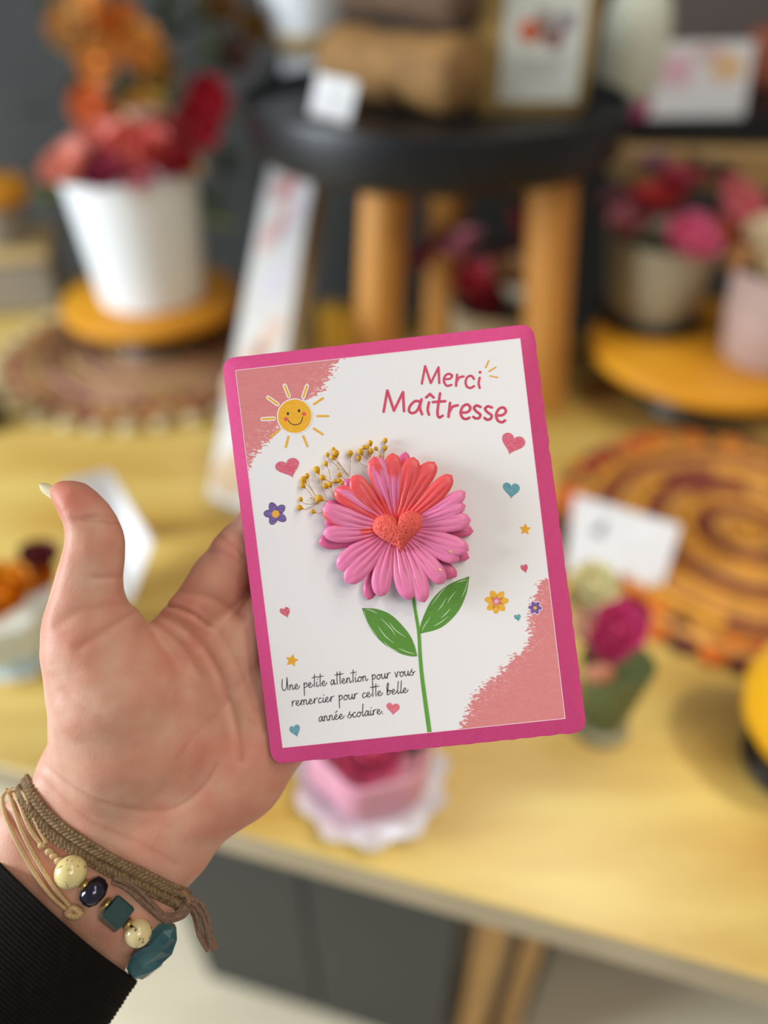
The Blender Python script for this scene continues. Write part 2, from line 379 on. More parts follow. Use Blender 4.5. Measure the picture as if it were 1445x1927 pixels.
for x, z, r, c in ((-.014, .085, .011, (200, 90, 50)), (.012, .079, .009, (130, 60, 62)), (.022, .094, .008, (120, 100, 120)), (0, .098, .008, (150, 130, 124)), (.004, .086, .006, (90, 100, 80))):
    mb = MB(); yy = -.0232 + max(0, z-.05)*.076
    mb.ball(Vector((q.x, q.y, tz)) + Rk @ Vector((x, yy, z-.012)), (r*1.1, .0008, r*1.1)); mb.build('printed_flower', mat('print%d' % c[0], c, .6), lb)
mb = MB()
for z, wd in ((.050, .05), (.044, .04), (.036, .03)):
    mb.box(Vector((q.x, q.y, tz)) + Rk @ Vector((.002, -.0226, z)), (wd, .0006, .0022), Rk)
mb.build('printed_text', mat('soft_ink', (160, 158, 150), .6), lb)
# logs
m_log = mat('log_wood', (172, 128, 72), .75, (120, 84, 48), 18, .8, bump=.6, bscale=60, stretch=(1, 4, 4))
m_log2 = mat('bark_dark', (118, 92, 70), .8, (84, 62, 44), 18, .8, bump=.6, bscale=60, stretch=(1, 4, 4))
def log(a, b, r, m, label, nm='wooden_log', cuts=2):
    a = Vector(a); b = Vector(b)
    n = 26; pts = [a+(b-a)*(i/(n-1)) for i in range(n)]
    mb = MB(); mb.tube(pts, r, 24, rf=lambda t: min(1, (max(0, .25-abs(t-.5)+.25)*14+.15)**.35)*(1-.10*math.exp(-((t-.42)/.02)**2))*(1+.03*math.sin(9*t)))
    o = mb.build(nm, m, None, (a+b)/2); meta(o, label, 'log', 'rounded logs on the black tray'); return o
la = D(655, 95, .93); la.z = tz+.035; lbp = D(905, 120, .80); lbp.z = tz+.035
dlx = (la - lbp).normalized()
log(T(622, 112, tz+.0375), T(885, 146, tz+.0375), .036, m_log, 'light brown rounded log lying on the black tray beside the kraft bag')
log(T(622, 112, tz+.0375)+Vector((.02, .02, .070)), T(885, 146, tz+.0375)+Vector((.0, .01, .070)), .031, m_log2, 'darker brown log, the upper one, resting on the lighter log on the tray')
# white tag on tray
q = T(622, 225, zt+.062)
mb = MB(); R = Matrix.Rotation(-.25, 3, 'Z') @ Matrix.Rotation(-.9, 3, 'X')
a = T(628, 200, tz+.012)
tg = thing('price_tag', 'small white square price tag leaning on the rim of the black tray', 'price tag', (a.x, a.y, tz))
mb.box(a+Vector((0, 0, .007)), (.045, .0012, .040), Matrix.Rotation(-.25, 3, 'Z') @ Matrix.Rotation(-.45, 3, 'X') @ Matrix.Rotation(.15, 3, 'Y'), bev=.0004); mb.build('card', m_white, tg)
mb = MB(); mb.box(a+Vector((0.002, -.0002, .010)), (.02, .0022, .005), Matrix.Rotation(-.25, 3, 'Z') @ Matrix.Rotation(-.45, 3, 'X') @ Matrix.Rotation(.15, 3, 'Y'), bev=.0002); mb.build('printed_price', m_lab, tg)
# back ledge with white vase
bl = MB(); bl.box((.50, 1.42, 1.024), (1.40, .30, .03)); 
bs = thing('back_shelf', 'black shelf board running behind the tray along the dark wall', 'shelf', (.45, 1.42, 0))
bl.build('board', m_black, bs)
for x in (-.18, 1.18):
    mb = MB(); mb.box((x, 1.42, .5045), (.04, .28, 1.009)); mb.build('side_panel', m_black, bs)
q = T(562, 140, 1.04); q.y = min(q.y, 1.45); q.x = (582-CX)/F*1.25
vs = thing('white_vase', 'white vase standing on the back shelf left of the logs', 'vase', (q.x, q.y, 1.0395))
mb = MB(); mb.lathe((q.x, q.y, 1.0395), [(.038, 0), (.042, .005), (.040, .03), (.052, .06), (.066, .12), (.066, .17), (.05, .21), (.045, .21), (.045, .16), (0, .15)], 40); mb.build('body', m_ceram, vs)
mb = MB(); mb.lathe((q.x, q.y, 1.0395), [(.0412, .031), (.0455, .034), (.0535, .058), (.0522, .061)], 40); mb.build('band', m_bx, vs)
# right riser: wooden board with black top
g0 = T(1180, 300, 1.0); 
m_board = mat('riser_wood', (190, 156, 100), .6, (164, 130, 78), 10, .6, stretch=(1, 6, 1))
rs = thing('display_riser', 'raised wooden board with a black top at the right behind the rose pots', 'riser', (.62, 1.10, TZ))
Rr = Matrix.Rotation(-.06, 3, 'Z')
mb = MB(); mb.box((.62, 1.09, .992), (.62, .20, .048), Rr); mb.build('board', m_board, rs)
mb = MB(); mb.box((.62, 1.115, 1.0285), (.60, .19, .025), Rr); mb.build('black_top', m_black, rs)
for x in (.37, .88):
    mb = MB(); mb.box((x, 1.10, .859), (.03, .10, .2175), Rr); mb.build('support', m_black, rs)
rz = 1.0415
q = T(1165, 205, rz); q = Vector(((1166-CX)/F*.98, 1.085, rz))
cl = thing('dome_pouch', 'white dome-shaped gift with pink foot beside the kraft bag', 'gift', q)
mb = MB(); mb.lathe(q, [(.034, .02), (.039, .03), (.042, .07), (.041, .10), (.034, .128), (.018, .142), (0, .146)], 40); mb.build('dome', mat('ivory_wax', (226, 228, 206), .5), cl)
mb = MB(); mb.lathe(q, [(.036, 0), (.038, .004), (.037, .019), (.033, .0205)], 40); mb.build('foot', flowermat((196, 60, 120)), cl)
# leaflet
def cardslab(name, corners, th, m, parent):
    a, b, c, d = [Vector(x) for x in corners]; n = (b-a).cross(d-a).normalized()*th
    mb = MB(); vs = [a, b, c, d, a-n, b-n, c-n, d-n]
    mb.add(vs, [(0, 1, 2, 3), (4, 7, 6, 5), (0, 4, 5, 1), (1, 5, 6, 2), (2, 6, 7, 3), (3, 7, 4, 0)]); return mb.build(name, m, parent, smooth=False), n.normalized()
def decals(quad, n, items, parent, name='printed_flower'):
    a, b, c, d = [Vector(x) for x in quad]
    for u, v, ru, rv, m in items:
        p = a.lerp(b, u).lerp(d.lerp(c, u), v); ux = (b-a).normalized(); vy = n.cross(ux)
        mb = MB(); k = 24; vs = [p + n*.0006 + ux*(ru*math.cos(2*math.pi*i/k)*(1+.15*math.sin(5*i))) + vy*(rv*math.sin(2*math.pi*i/k)) for i in range(k)]
        vs += [x-n*.0005 for x in vs]
        fs = [tuple(range(k)), tuple(range(k, 2*k))[::-1]] + [(i, k+i, k+(i+1) % k, (i+1) % k) for i in range(k)]
        mb.add(vs, fs); mb.build(name, m, parent, smooth=False)
bl_ = [T(1216, 222, rz+.001), T(1394, 236, rz+.001)]
bl_[1] = CAM + ray(1394, 236)*((bl_[0].y+.01)/ray(1394, 236).y); bl_[1].z = rz+.001
hh = Vector((0, .024, .080))
lf = thing('leaflet', 'white leaflet printed with pink and orange flowers standing on the black-topped riser', 'leaflet', (bl_[0]+bl_[1])/2)
quad = [bl_[0], bl_[1], bl_[1]+hh, bl_[0]+hh]
s_, nn = cardslab('sheet', quad, .0015, m_white, lf)
decals(quad, nn, [(.25, .62, .022, .018, mat('pale_pink_print', (236, 190, 206), .6)), (.75, .66, .022, .016, mat('peach_print', (240, 200, 150), .6)), (.55, .85, .02, .008, mat('rose_print', (224, 190, 190), .6))], s_)
mb = MB(); p = (bl_[0]+bl_[1])/2; mb.box(p+Vector((0, .048, .035)), (.04, .002, .076), Matrix.Rotation(.45, 3, 'X'), bev=.0005); mb.build('easel', m_white, lf)
# taupe board and terracotta pot on back shelf
tbq = Vector(((1400-CX)/F*1.3, 1.40, 1.0395))
mb = MB(); mb.box(tbq+Vector((0, .06, .13)), (.34, .04, .26)); o = mb.build('taupe_box', mat('taupe_board', (96, 84, 78), .8), None, tbq+Vector((0, .06, 0)))
meta(o, 'tall taupe box on the back shelf at the upper right corner', 'box')
q = Vector(((1452-CX)/F*1.15, 1.24, 1.0)); q.z = 1.0395; q.y = 1.31
mb = MB(); mb.lathe(q, [(.032, 0), (.036, .004), (.044, .055), (.048, .057), (.048, .07), (.042, .07), (.036, .02), (0, .02)], 30); o = mb.build('terracotta_pot', mat('terracotta', (176, 96, 66), .8), None, q)
meta(o, 'small terracotta pot at the right edge in front of the taupe box', 'flower pot')
# ------------------------------------------------------------------ leaning tall gift box
bl0 = T(400, 985, TZ+.002); tl0 = T(522, 303, .992); wd_ = Vector((.86, -.51, 0)).normalized()*.068
br0 = bl0+wd_; tr0 = tl0+wd_
quad = [bl0, br0, tr0, tl0]
gb = thing('picture_box', 'tall slim white box with pink floral print leaning back under the black tray', 'gift box', (bl0+br0)/2)
n_ = (br0-bl0).cross(tl0-bl0).normalized()
m_cream = mat('cream_side', (196, 182, 146), .7, (176, 160, 124), 20, .5)
mb = MB(); vs = quad + [x - n_*.042 for x in quad]; lift = max(0, TZ+.001 - min(v.z for v in vs))
vs = [v+Vector((0, 0, lift)) for v in vs]; quad = vs[:4]
mb.add(vs, [(0, 1, 2, 3)], 0); mb.f += [(4, 7, 6, 5), (0, 4, 5, 1), (1, 5, 6, 2), (2, 6, 7, 3), (3, 7, 4, 0)]; mb.m += [1]*5
bo = mb.build('box', [mat('off_white_front', (232, 228, 222), .55), m_cream], gb, smooth=False)
wp = mat('watercolour_rose', (206, 92, 92), .6, (232, 200, 196), 60, .9); wl = mat('watercolour_lilac', (222, 214, 226), .6, (234, 228, 230), 50, .8)
wb = mat('watercolour_blush', (228, 164, 156), .6, (236, 214, 206), 50, .9); wpe = mat('watercolour_peach', (238, 206, 188), .6, (230, 196, 170), 50, .9)
decals(quad, n_, [(.50, .84, .014, .032, wp), (.42, .70, .012, .040, wb), (.70, .74, .012, .045, wl), (.60, .56, .016, .03, wl), (.30, .30, .018, .04, wpe), (.62, .40, .012, .03, wpe), (.45, .07, .028, .026, mat('tan_print', (216, 186, 150), .6))], bo, 'printed_flower')
# ------------------------------------------------------------------ right cake stand with two pots
RS = Vector(((1338-CX)/F*.93, .86, 0))
woven = woven_mat('woven_placemat', 'round orange and brown spiral placemat with red edging on the right', Vector(((1392-CX)/F*.76, .575, 0)), .176,
    [M_('ochre_straw', (232, 160, 52)), M_('tan_cord', (220, 152, 70)), M_('maroon_cord', (140, 62, 44))],
    [M_('edge_orange', (232, 112, 20)), M_('edge_orange', (232, 112, 20)), M_('edge_red', (196, 50, 30)), M_('edge_wine', (100, 36, 30)), M_('edge_tan', (206, 146, 60))], 4)
st = thing('cake_stand', 'honey-coloured round wooden cake stand under the two rose pots at right', 'cake stand', (RS.x, RS.y, TZ), group='honey wood stands')
mb = MB(); mb.lathe((RS.x, RS.y, TZ+.0005), [(.078, 0), (.082, .005), (.066, .045), (.070, .058)], 36); mb.build('base', m_black, st)
mb = MB(); mb.lathe((RS.x, RS.y, TZ+.0585), [(.134, 0), (.145, .003), (.147, .010), (.145, .018), (.138, .021)], 60); mb.build('plate', m_honey, st)
zp = TZ+.080
def pot(name, label, c, rb, rt_, h, m, flowers, fill=m_leaf, foot=None, grp=None):
    t = thing(name, label, 'flower pot', c, group=grp)
    if foot: mb = MB(); mb.lathe(c, [(rb*1.15, 0), (rb*1.25, .004), (rb*1.2, .008)], 40); mb.build('saucer', foot, t); c = c+Vector((0, 0, .0085))
    mb = MB(); mb.lathe(c, [(rb*.9, 0), (rb, .005), ((rb+rt_)/2*1.02, h*.5), (rt_, h), (rt_*.97, h+.002), (rt_*.94, h), (rt_*.9, h*.8)], 48); mb.build('pot', m, t)
    mb = MB(); mb.lathe(c, [(rt_*.895, h*.8), (0, h*.84)], 30); mb.build('filling', fill, t)
    for x, y, z, r, col in flowers:
        rose(c+Vector((x, y, z)), r, (x*8, y*8-.2, 1)).build('blossom', flowermat(col), t)
    return t
m_gl = mat('mottled_grey_glass', (170, 164, 140), .35, (150, 146, 120), 25, .7)
m_gl2 = mat('mottled_mauve_glass', (196, 172, 164), .35, (180, 150, 142), 25, .6)
r = ray(1218, 600); q = CAM+r*((zp-CAM.z)/r.z); q = Vector((q.x, q.y, zp))
pot('rose_pot', 'mottled grey pot of pink and coral roses on the right cake stand', q, .053, .070, .10, m_gl,
    [(.005, -.055, .105, .036, (240, 112, 150)), (.062, -.02, .125, .044, (246, 128, 134)), (.05, -.045, .11, .028, (226, 124, 72)), (-.05, -.02, .115, .030, (190, 112, 122)), (-.02, .0, .13, .034, (206, 60, 62)),
     (.01, .03, .145, .034, (216, 84, 112)), (-.02, .04, .165, .024, (156, 116, 140)), (.035, .04, .165, .024, (190, 176, 138)), (.06, .04, .155, .024, (110, 72, 90)), (-.055, .03, .125, .026, (120, 60, 74))], foot=m_black)  # foot: thin black disc under the pot
r = ray(1440, 672); q = CAM+r*((zp-CAM.z)/r.z); q = Vector((q.x, q.y, zp))
pot('rose_pot', 'mauve pot with cream and salmon blossoms at the right edge of the cake stand', q, .052, .066, .108, m_gl2,
    [(-.03, -.04, .115, .036, (236, 214, 170)), (.02, -.035, .115, .036, (236, 160, 130)), (.02, .02, .13, .036, (238, 222, 178)), (-.03, .01, .13, .034, (238, 216, 176)), (-.06, -.0, .11, .022, (196, 140, 84)), (.0, -.06, .098, .022, (200, 90, 120)), (.055, 0, .12, .03, (236, 180, 150))])
# middle pot behind the card
q = Vector(((928-CX)/F*1.05, .955, TZ))
pot('rose_pot', 'small cream pot of red and dusty pink flowers between the bamboo legs', q+Vector((0, 0, .0005)), .048, .066, .088, mat('cream_pot', (232, 222, 190), .5),
    [(-.03, -.03, .115, .036, (210, 62, 80)), (.005, -.03, .13, .030, (226, 176, 124)), (.04, -.02, .115, .034, (160, 50, 62)), (-.05, .02, .145, .034, (206, 116, 130)), (.03, .03, .17, .036, (110, 18, 30)), (.035, .04, .215, .026, (110, 20, 28)), (-.02, -.04, .095, .028, (150, 44, 60)), (.01, .02, .13, .03, (120, 40, 46)), (-.095, .02, .135, .026, (156, 34, 80)), (-.075, .045, .15, .02, (120, 34, 60))])
# small yellow wooden block seen behind card, left of leg
q = T(640, 650, TZ); 
mb = MB(); mb.box((q.x, q.y+.0, TZ+.0305), (.055, .05, .06), Matrix.Rotation(.2, 3, 'Z')); o = mb.build('wooden_block', mat('yellow_block', (214, 160, 52), .5), None, (q.x, q.y, TZ)); meta(o, 'small yellow wooden block beside the slim floral box under the tray', 'block')
# ------------------------------------------------------------------ right foreground things
m_yel = mat('yellow_glaze', (228, 166, 16), .35, (236, 176, 40), 10, .5)
q = T(1492, 1440, TZ)
yv = thing('yellow_vase', 'rounded bright yellow vase on a black foot cut by the right edge', 'vase', q)
mb = MB(); mb.lathe(q+Vector((0, 0, .0205)), [(.022, 0), (.036, .008), (.050, .030), (.055, .055), (.048, .084), (.030, .104), (.024, .110), (.020, .108), (.018, .09), (0, .08)], 48); mb.build('body', m_yel, yv)
mb = MB(); mb.lathe(q+Vector((0, 0, .0005)), [(.036, 0), (.038, .003), (.034, .017), (.024, .020)], 40); mb.build('foot', m_black, yv)
# price card
pc = [T(1062, 1088, TZ+.003), T(1240, 1122, TZ+.003), T(1277, 1003, TZ+.045), T(1078, 944, TZ+.045)]
tcard = thing('price_card', 'white price card with grey print leaning in front of the orange spiral placemat', 'price card', (pc[0]+pc[1])/2)
lift = Vector((0, 0, .009))
pc = [p+lift for p in pc]
s_, nn = cardslab('card', pc, .0012, mat('grey_white_card', (214, 212, 214), .6), tcard)
decals(pc, nn, [(.42, .62, .020, .0065, m_ink), (.55, .50, .016, .005, m_ink), (.38, .74, .010, .004, m_ink)], s_, 'printed_text')
mb = MB(); cc_ = (pc[0]+pc[1])/2; mb.box((cc_.x, cc_.y+.008, TZ+.0165), (.03, .014, .010)); mb.build('holder', m_white, tcard)
# small bud vase with magenta flower
q = T(1128, 1368, TZ)
bv = thing('bud_vase', 'small green bud vase with magenta and cream flowers below the price card', 'flower pot', q)
mb = MB(); mb.lathe(q+Vector((0, 0, .0005)), [(.020, 0), (.022, .003), (.020, .009), (.014, .011)], 36); mb.build('foot', mat('grey_stone', (156, 150, 120), .5), bv)
gc = T(1138, 1290, TZ+.035); 
mb = MB(); mb.tube([q+Vector((0, 0, .0115)), q+Vector((0.002, 0.004, .03)), q+Vector((.003, .006, .055)), q+Vector((.003, .008, .070))], .026, 24, rf=lambda t: .62+.42*t); mb.build('vase', mat('sage_green', (92, 104, 66), .4, (74, 86, 52), 30, .6), bv)
dd_ = .54
p = D(1128, 1268, dd_-.012); mb = MB(); mb.ball(p, (.011, .006, .009)); mb.build('heart_charm', flowermat((196, 124, 96)), bv)
for px, py, dep, r, c in ((1158, 1188, .545, .0215, (214, 62, 122)), (1180, 1165, .56, .017, (216, 80, 110)), (1140, 1215, .54, .017, (204, 58, 112)), (1112, 1108, .56, .020, (238, 228, 176)), (1095, 1135, .565, .016, (224, 190, 120)), (1105, 1185, .55, .017, (232, 190, 160)), (1145, 1160, .555, .013, (200, 130, 50))):
    rose(D(px, py, dep), r, (0, -.5, 1)).build('blossom', flowermat(c), bv)
mb = MB(); mb.tube([q+Vector((.003, .008, .068)), D(1130, 1190, .56), D(1112, 1112, .565)], .003, 8); mb.build('stem', m_leaf, bv)
# ------------------------------------------------------------------ ruffled bowls
def ruffle(r, amp, k, ph=0):
    def f(rr, z, a, i):
        e = max(0, (rr/r)-.55)/.45
        return rr*(1+.06*e*math.sin(k*a+ph)), z + amp*e*math.sin(k*a+ph+.8)
    return f
q = T(700, 1478, TZ)
rb = thing('ruffled_cup', 'pink cup on a white ruffled saucer below the card on the oak table', 'flower pot', q)
mb = MB(); R_ = .054; mb.lathe(q+Vector((0, 0, .0045)), [(0, 0), (.03, 0), (R_*.8, .004), (R_, .010), (R_*1.0, .013), (R_*.8, .008), (.03, .003), (0, .003)], 90, wave=ruffle(R_, .003, 11)); mb.build('saucer', m_ceram, rb)
m_pk = mat('pale_pink_wax', (226, 160, 180), .45, (214, 140, 166), 30, .6, sss=.1)
mb = MB(); mb.lathe(q+Vector((0, 0, .0085)), [(.026, 0), (.036, .006), (.043, .025), (.040, .050), (.037, .052), (.034, .045), (0, .04)], 72, wave=lambda r, z, a, i: (r*(1+.05*math.sin(6*a)), z)); mb.build('cup', m_pk, rb)
for x, y, z, r, c in ((0, -.012, .058, .026, (216, 84, 124)), (.018, .01, .06, .022, (190, 60, 100)), (-.018, .01, .06, .022, (230, 120, 140)), (.002, -.02, .055, .012, (110, 50, 90))):
    rose(q+Vector((x, y, z)), r, (x*8, y*8-.2, 1)).build('blossom', flowermat(c), rb)
mb = MB(); leaf(mb, q+Vector((.015, 0, .055)), q+Vector((.048, .0, .066)), .02); mb.build('leaf', m_leaf, rb)
q = T(44, 1232, TZ)
rb = thing('ruffled_cup', 'white and mint ruffled cup with an orange blossom left of the thumb', 'flower pot', q)
mb = MB(); R_ = .042; mb.lathe(q+Vector((0, 0, .0045)), [(0, 0), (.024, 0), (R_*.8, .004), (R_, .010), (R_, .013), (R_*.8, .008), (.024, .003), (0, .003)], 90, wave=ruffle(R_, .003, 9)); mb.build('saucer', m_ceram, rb)
mb = MB(); mb.lathe(q+Vector((0, 0, .0085)), [(.022, 0), (.030, .006), (.038, .03), (.043, .058), (.040, .060), (.036, .05), (0, .045)], 72, wave=lambda r, z, a, i: (r*(1+.05*math.sin(7*a)), z)); mb.build('cup', mat('mint_white', (244, 248, 242), .4, (206, 230, 206), 25, .7), rb)
for x, y, z, r, c in ((.008, -.005, .07, .030, (246, 156, 12)), (.025, .012, .072, .022, (226, 120, 20)), (-.025, .012, .068, .02, (240, 230, 190)), (.028, .028, .082, .018, (110, 26, 30))):
    rose(q+Vector((x, y, z)), r, (x*8, y*8-.2, 1)).build('blossom', flowermat(c), rb)
# white tent card
q = T(238, 1135, TZ)
tc = thing('tent_card', 'white folded card standing behind the thumb on the oak table', 'card', q)
ptsq = [T(165, 1105, TZ+.0015), T(243, 1135, TZ+.0015), T(286, 1022, TZ+.055), T(203, 884, TZ+.095), T(120, 905, TZ+.10)]
n_ = (ptsq[1]-ptsq[0]).cross(ptsq[3]-ptsq[0]).normalized()*.0015
k = 5; mb = MB(); mb.add(ptsq+[p-n_ for p in ptsq], [tuple(range(k)), tuple(range(k, 2*k))[::-1]]+[(i, k+i, k+(i+1) % k, (i+1) % k) for i in range(k)])
mb.build('front', m_white, tc, smooth=False)
p0, p1, p2 = ptsq[0], ptsq[1], ptsq[3]; bk_ = Vector((.0, .07, 0))
mb = MB(); a_ = [ptsq[4]-n_*1.2, ptsq[3]-n_*1.2, Vector((p1.x+.0, p1.y+.09, TZ+.0015)), Vector((p0.x, p0.y+.09, TZ+.0015))]
mb.add(a_+[p+Vector((0, .0015, 0)) for p in a_], [(0, 1, 2, 3), (4, 7, 6, 5), (0, 4, 5, 1), (1, 5, 6, 2), (2, 6, 7, 3), (3, 7, 4, 0)]); mb.build('back', m_white, tc, smooth=False)
# black tin at left
q = T(-22, 800, TZ)
mb = MB(); mb.lathe(q+Vector((0, 0, .0005)), [(.022, 0), (.024, .002), (.024, .03), (.025, .031), (.025, .04), (.022, .042)], 36); o = mb.build('candle_tin', m_black, None, q); meta(o, 'small black tin at the left edge in front of the shell-edged placemat', 'tin')
# ================================================================== THE CARD
RC = Matrix((RGT, UPV, -FWD)).transposed().to_4x4()
card = thing('greeting_card', 'pink-edged thank-you card held in the left hand, printed Merci Maîtresse', 'greeting card', W(762, 1022, -2.5), RC)
m_pink = mat('pink_cardstock', (216, 70, 132), .75, (198, 58, 116), 700, .35, bump=.25, bscale=1500)
def rounded(corners, rad, jit, seedn):
    out = []; N = len(corners); P = [Vector(c) for c in corners]; rn_ = random.Random(seedn)
    for i in range(N):
        p = P[i]; a = (P[i-1]-p).normalized(); b = (P[(i+1) % N]-p).normalized()
        for k in range(9):
            t = k/8; q0 = p+a*rad; q1 = p+b*rad; out.append((q0*(1-t)**2 + p*2*t*(1-t)*1.0 + q1*t*t))
        nxt = P[(i+1) % N]; L = (nxt-p).length; m = int(L/5)
        s0 = p+b*rad; e0 = nxt - b*rad; nr = Vector((b.y, -b.x))
        for k in range(1, m):
            t = k/m; q = s0.lerp(e0, t); out.append(q + nr*jit[i]*(noise.noise(Vector((q.x*.045, q.y*.045, seedn)))*1.6 + .6*math.sin(L*t*.16)*abs(noise.noise(Vector((q.x*.02, q.y*.02, 3))))*3))
    return out
bord = rounded([(417, 675), (1003, 609), (1105, 1377), (512, 1439)], 27, [.35, .8, .75, .3], 2)
m_red = None
mb = MB(); N = len(bord)
lv = [(-4.6, .6), (-4.2, 0), (-.8, 0), (-.35, .6)]
cx_, cy_ = 760, 1024
for z, ins in lv:
    for p in bord:
        d = Vector((cx_, cy_))-p; d.normalize(); mb.v.append(W(p.x+d.x*ins, p.y+d.y*ins, z))
mb.f += [tuple(range(N)), tuple(range(3*N, 4*N))[::-1]]
for k in range(3):
    mb.f += [(k*N+i, (k+1)*N+i, (k+1)*N+(i+1) % N, k*N+(i+1) % N) for i in range(N)]
mb.m = [0]*len(mb.f)
mb.build('backing', m_pink, card, angle=50)
# printed sheet, one grid with the painted wash at two corners
SH = [Vector((443, 697)), Vector((978.5, 637)), Vector((1063.5, 1352)), Vector((532, 1407))]
tlw = [(660, 640), (636, 680), (627, 690), (622, 707), (607, 729), (585, 747), (560, 768), (540, 795), (512, 820), (498, 837), (481, 853), (470, 870), (465, 900)]
brw = [(1050, 1070), (1027, 1092), (1013, 1098), (1009, 1112), (1001, 1130), (996, 1160), (996, 1190), (992, 1212), (985, 1226), (962, 1236), (953, 1251), (935, 1271), (912, 1289), (888, 1313), (880, 1339), (870, 1358), (860, 1400)]
def sd_line(p, line):
    best = 1e9; sg = 1
    for i in range(len(line)-1):
        ax, ay = line[i]; bx_, by_ = line[i+1]; dx, dy = bx_-ax, by_-ay
        t = max(0, min(1, ((p[0]-ax)*dx+(p[1]-ay)*dy)/(dx*dx+dy*dy))); ex, ey = p[0]-ax-dx*t, p[1]-ay-dy*t
        d = math.hypot(ex, ey)
        if d < best: best = d; sg = 1 if dx*ey-dy*ex > 0 else -1
    return best*sg
NX, NY = 130, 170
mb = MB(); wash = []
for j in range(NY+1):
    for i in range(NX+1):
        u, v = i/NX, j/NY; p = SH[0].lerp(SH[1], u).lerp(SH[3].lerp(SH[2], u), v)
        mb.v.append(W(p.x, p.y, 0)); 
        w1 = sd_line(p, tlw) if u+v < .62 else -99; w2 = -sd_line(p, brw) if u+v > 1.2 else -99
        wash.append(max(min(40, w1), min(40, w2), -99))
for j in range(NY):
    for i in range(NX): a = j*(NX+1)+i; mb.f.append((a, a+NX+1, a+NX+2, a+1)); mb.m.append(0)
pm = bpy.data.materials.new('printed_paper'); pm.use_nodes = True; n = pm.node_tree.nodes; l = pm.node_tree.links; b = n['Principled BSDF']
b.inputs['Roughness'].default_value = .7; b.inputs['Specular IOR Level'].default_value = .25
at = n.new('ShaderNodeAttribute'); at.attribute_name = 'wash'
tcn = n.new('ShaderNodeTexCoord'); mp = n.new('ShaderNodeMapping'); l.new(tcn.outputs['Object'], mp.inputs[0]); mp.inputs['Rotation'].default_value = (0, 0, -1.1); mp.inputs['Scale'].default_value = (1, 2.6, 1)
def nz(scale, detail=4, vec=mp):
    t = n.new('ShaderNodeTexNoise'); t.inputs['Scale'].default_value = scale; t.inputs['Detail'].default_value = detail; l.new(vec.outputs[0] if vec is mp else vec, t.inputs['Vector']); return t
def mth(op, a, b_):
    m = n.new('ShaderNodeMath'); m.operation = op
    for k, q in enumerate((a, b_)):
        if isinstance(q, (int, float)): m.inputs[k].default_value = q
        else: l.new(q, m.inputs[k])
    return m.outputs[0]
n1 = nz(620, 5); n2 = nz(900, 6)
edge = mth('ADD', at.outputs['Fac'], mth('MULTIPLY', mth('SUBTRACT', n1.outputs['Fac'], .5), 58.0))
mk = n.new('ShaderNodeMapRange'); l.new(edge, mk.inputs[0]); mk.inputs[1].default_value = -.6; mk.inputs[2].default_value = .6
sp1 = n.new('ShaderNodeMapRange'); l.new(n2.outputs['Fac'], sp1.inputs[0]); sp1.inputs[1].default_value = .57; sp1.inputs[2].default_value = .66
dep = n.new('ShaderNodeMapRange'); l.new(at.outputs['Fac'], dep.inputs[0]); dep.inputs[1].default_value = 0; dep.inputs[2].default_value = 40; dep.inputs[3].default_value = .75; dep.inputs[4].default_value = .12
n3 = nz(260, 3)
c1 = n.new('ShaderNodeMix'); c1.data_type = 'RGBA'; c1.inputs['A'].default_value = (*lin((216, 124, 128)), 1); c1.inputs['B'].default_value = (*lin((222, 142, 140)), 1); l.new(n3.outputs['Fac'], c1.inputs['Factor'])
c2 = n.new('ShaderNodeMix'); c2.data_type = 'RGBA'; l.new(c1.outputs['Result'], c2.inputs['A']); c2.inputs['B'].default_value = (*lin((240, 205, 208)), 1); l.new(mth('MULTIPLY', sp1.outputs[0], dep.outputs[0]), c2.inputs['Factor'])
c3 = n.new('ShaderNodeMix'); c3.data_type = 'RGBA'; c3.inputs['A'].default_value = (*lin((238, 234, 234)), 1); l.new(c2.outputs['Result'], c3.inputs['B']); l.new(mk.outputs[0], c3.inputs['Factor'])
l.new(c3.outputs['Result'], b.inputs['Base Color'])
bp = n.new('ShaderNodeBump'); bp.inputs['Strength'].default_value = .25; bp.inputs['Distance'].default_value = .0002; n4 = nz(2200, 3, tcn.outputs['Object']); l.new(n4.outputs['Fac'], bp.inputs['Height']); l.new(bp.outputs[0], b.inputs['Normal'])
sheet = mb.build('printed_sheet', pm, card, angle=None)
a_ = sheet.data.attributes.new('wash', 'FLOAT', 'POINT'); a_.data.foreach_set('value', wash)
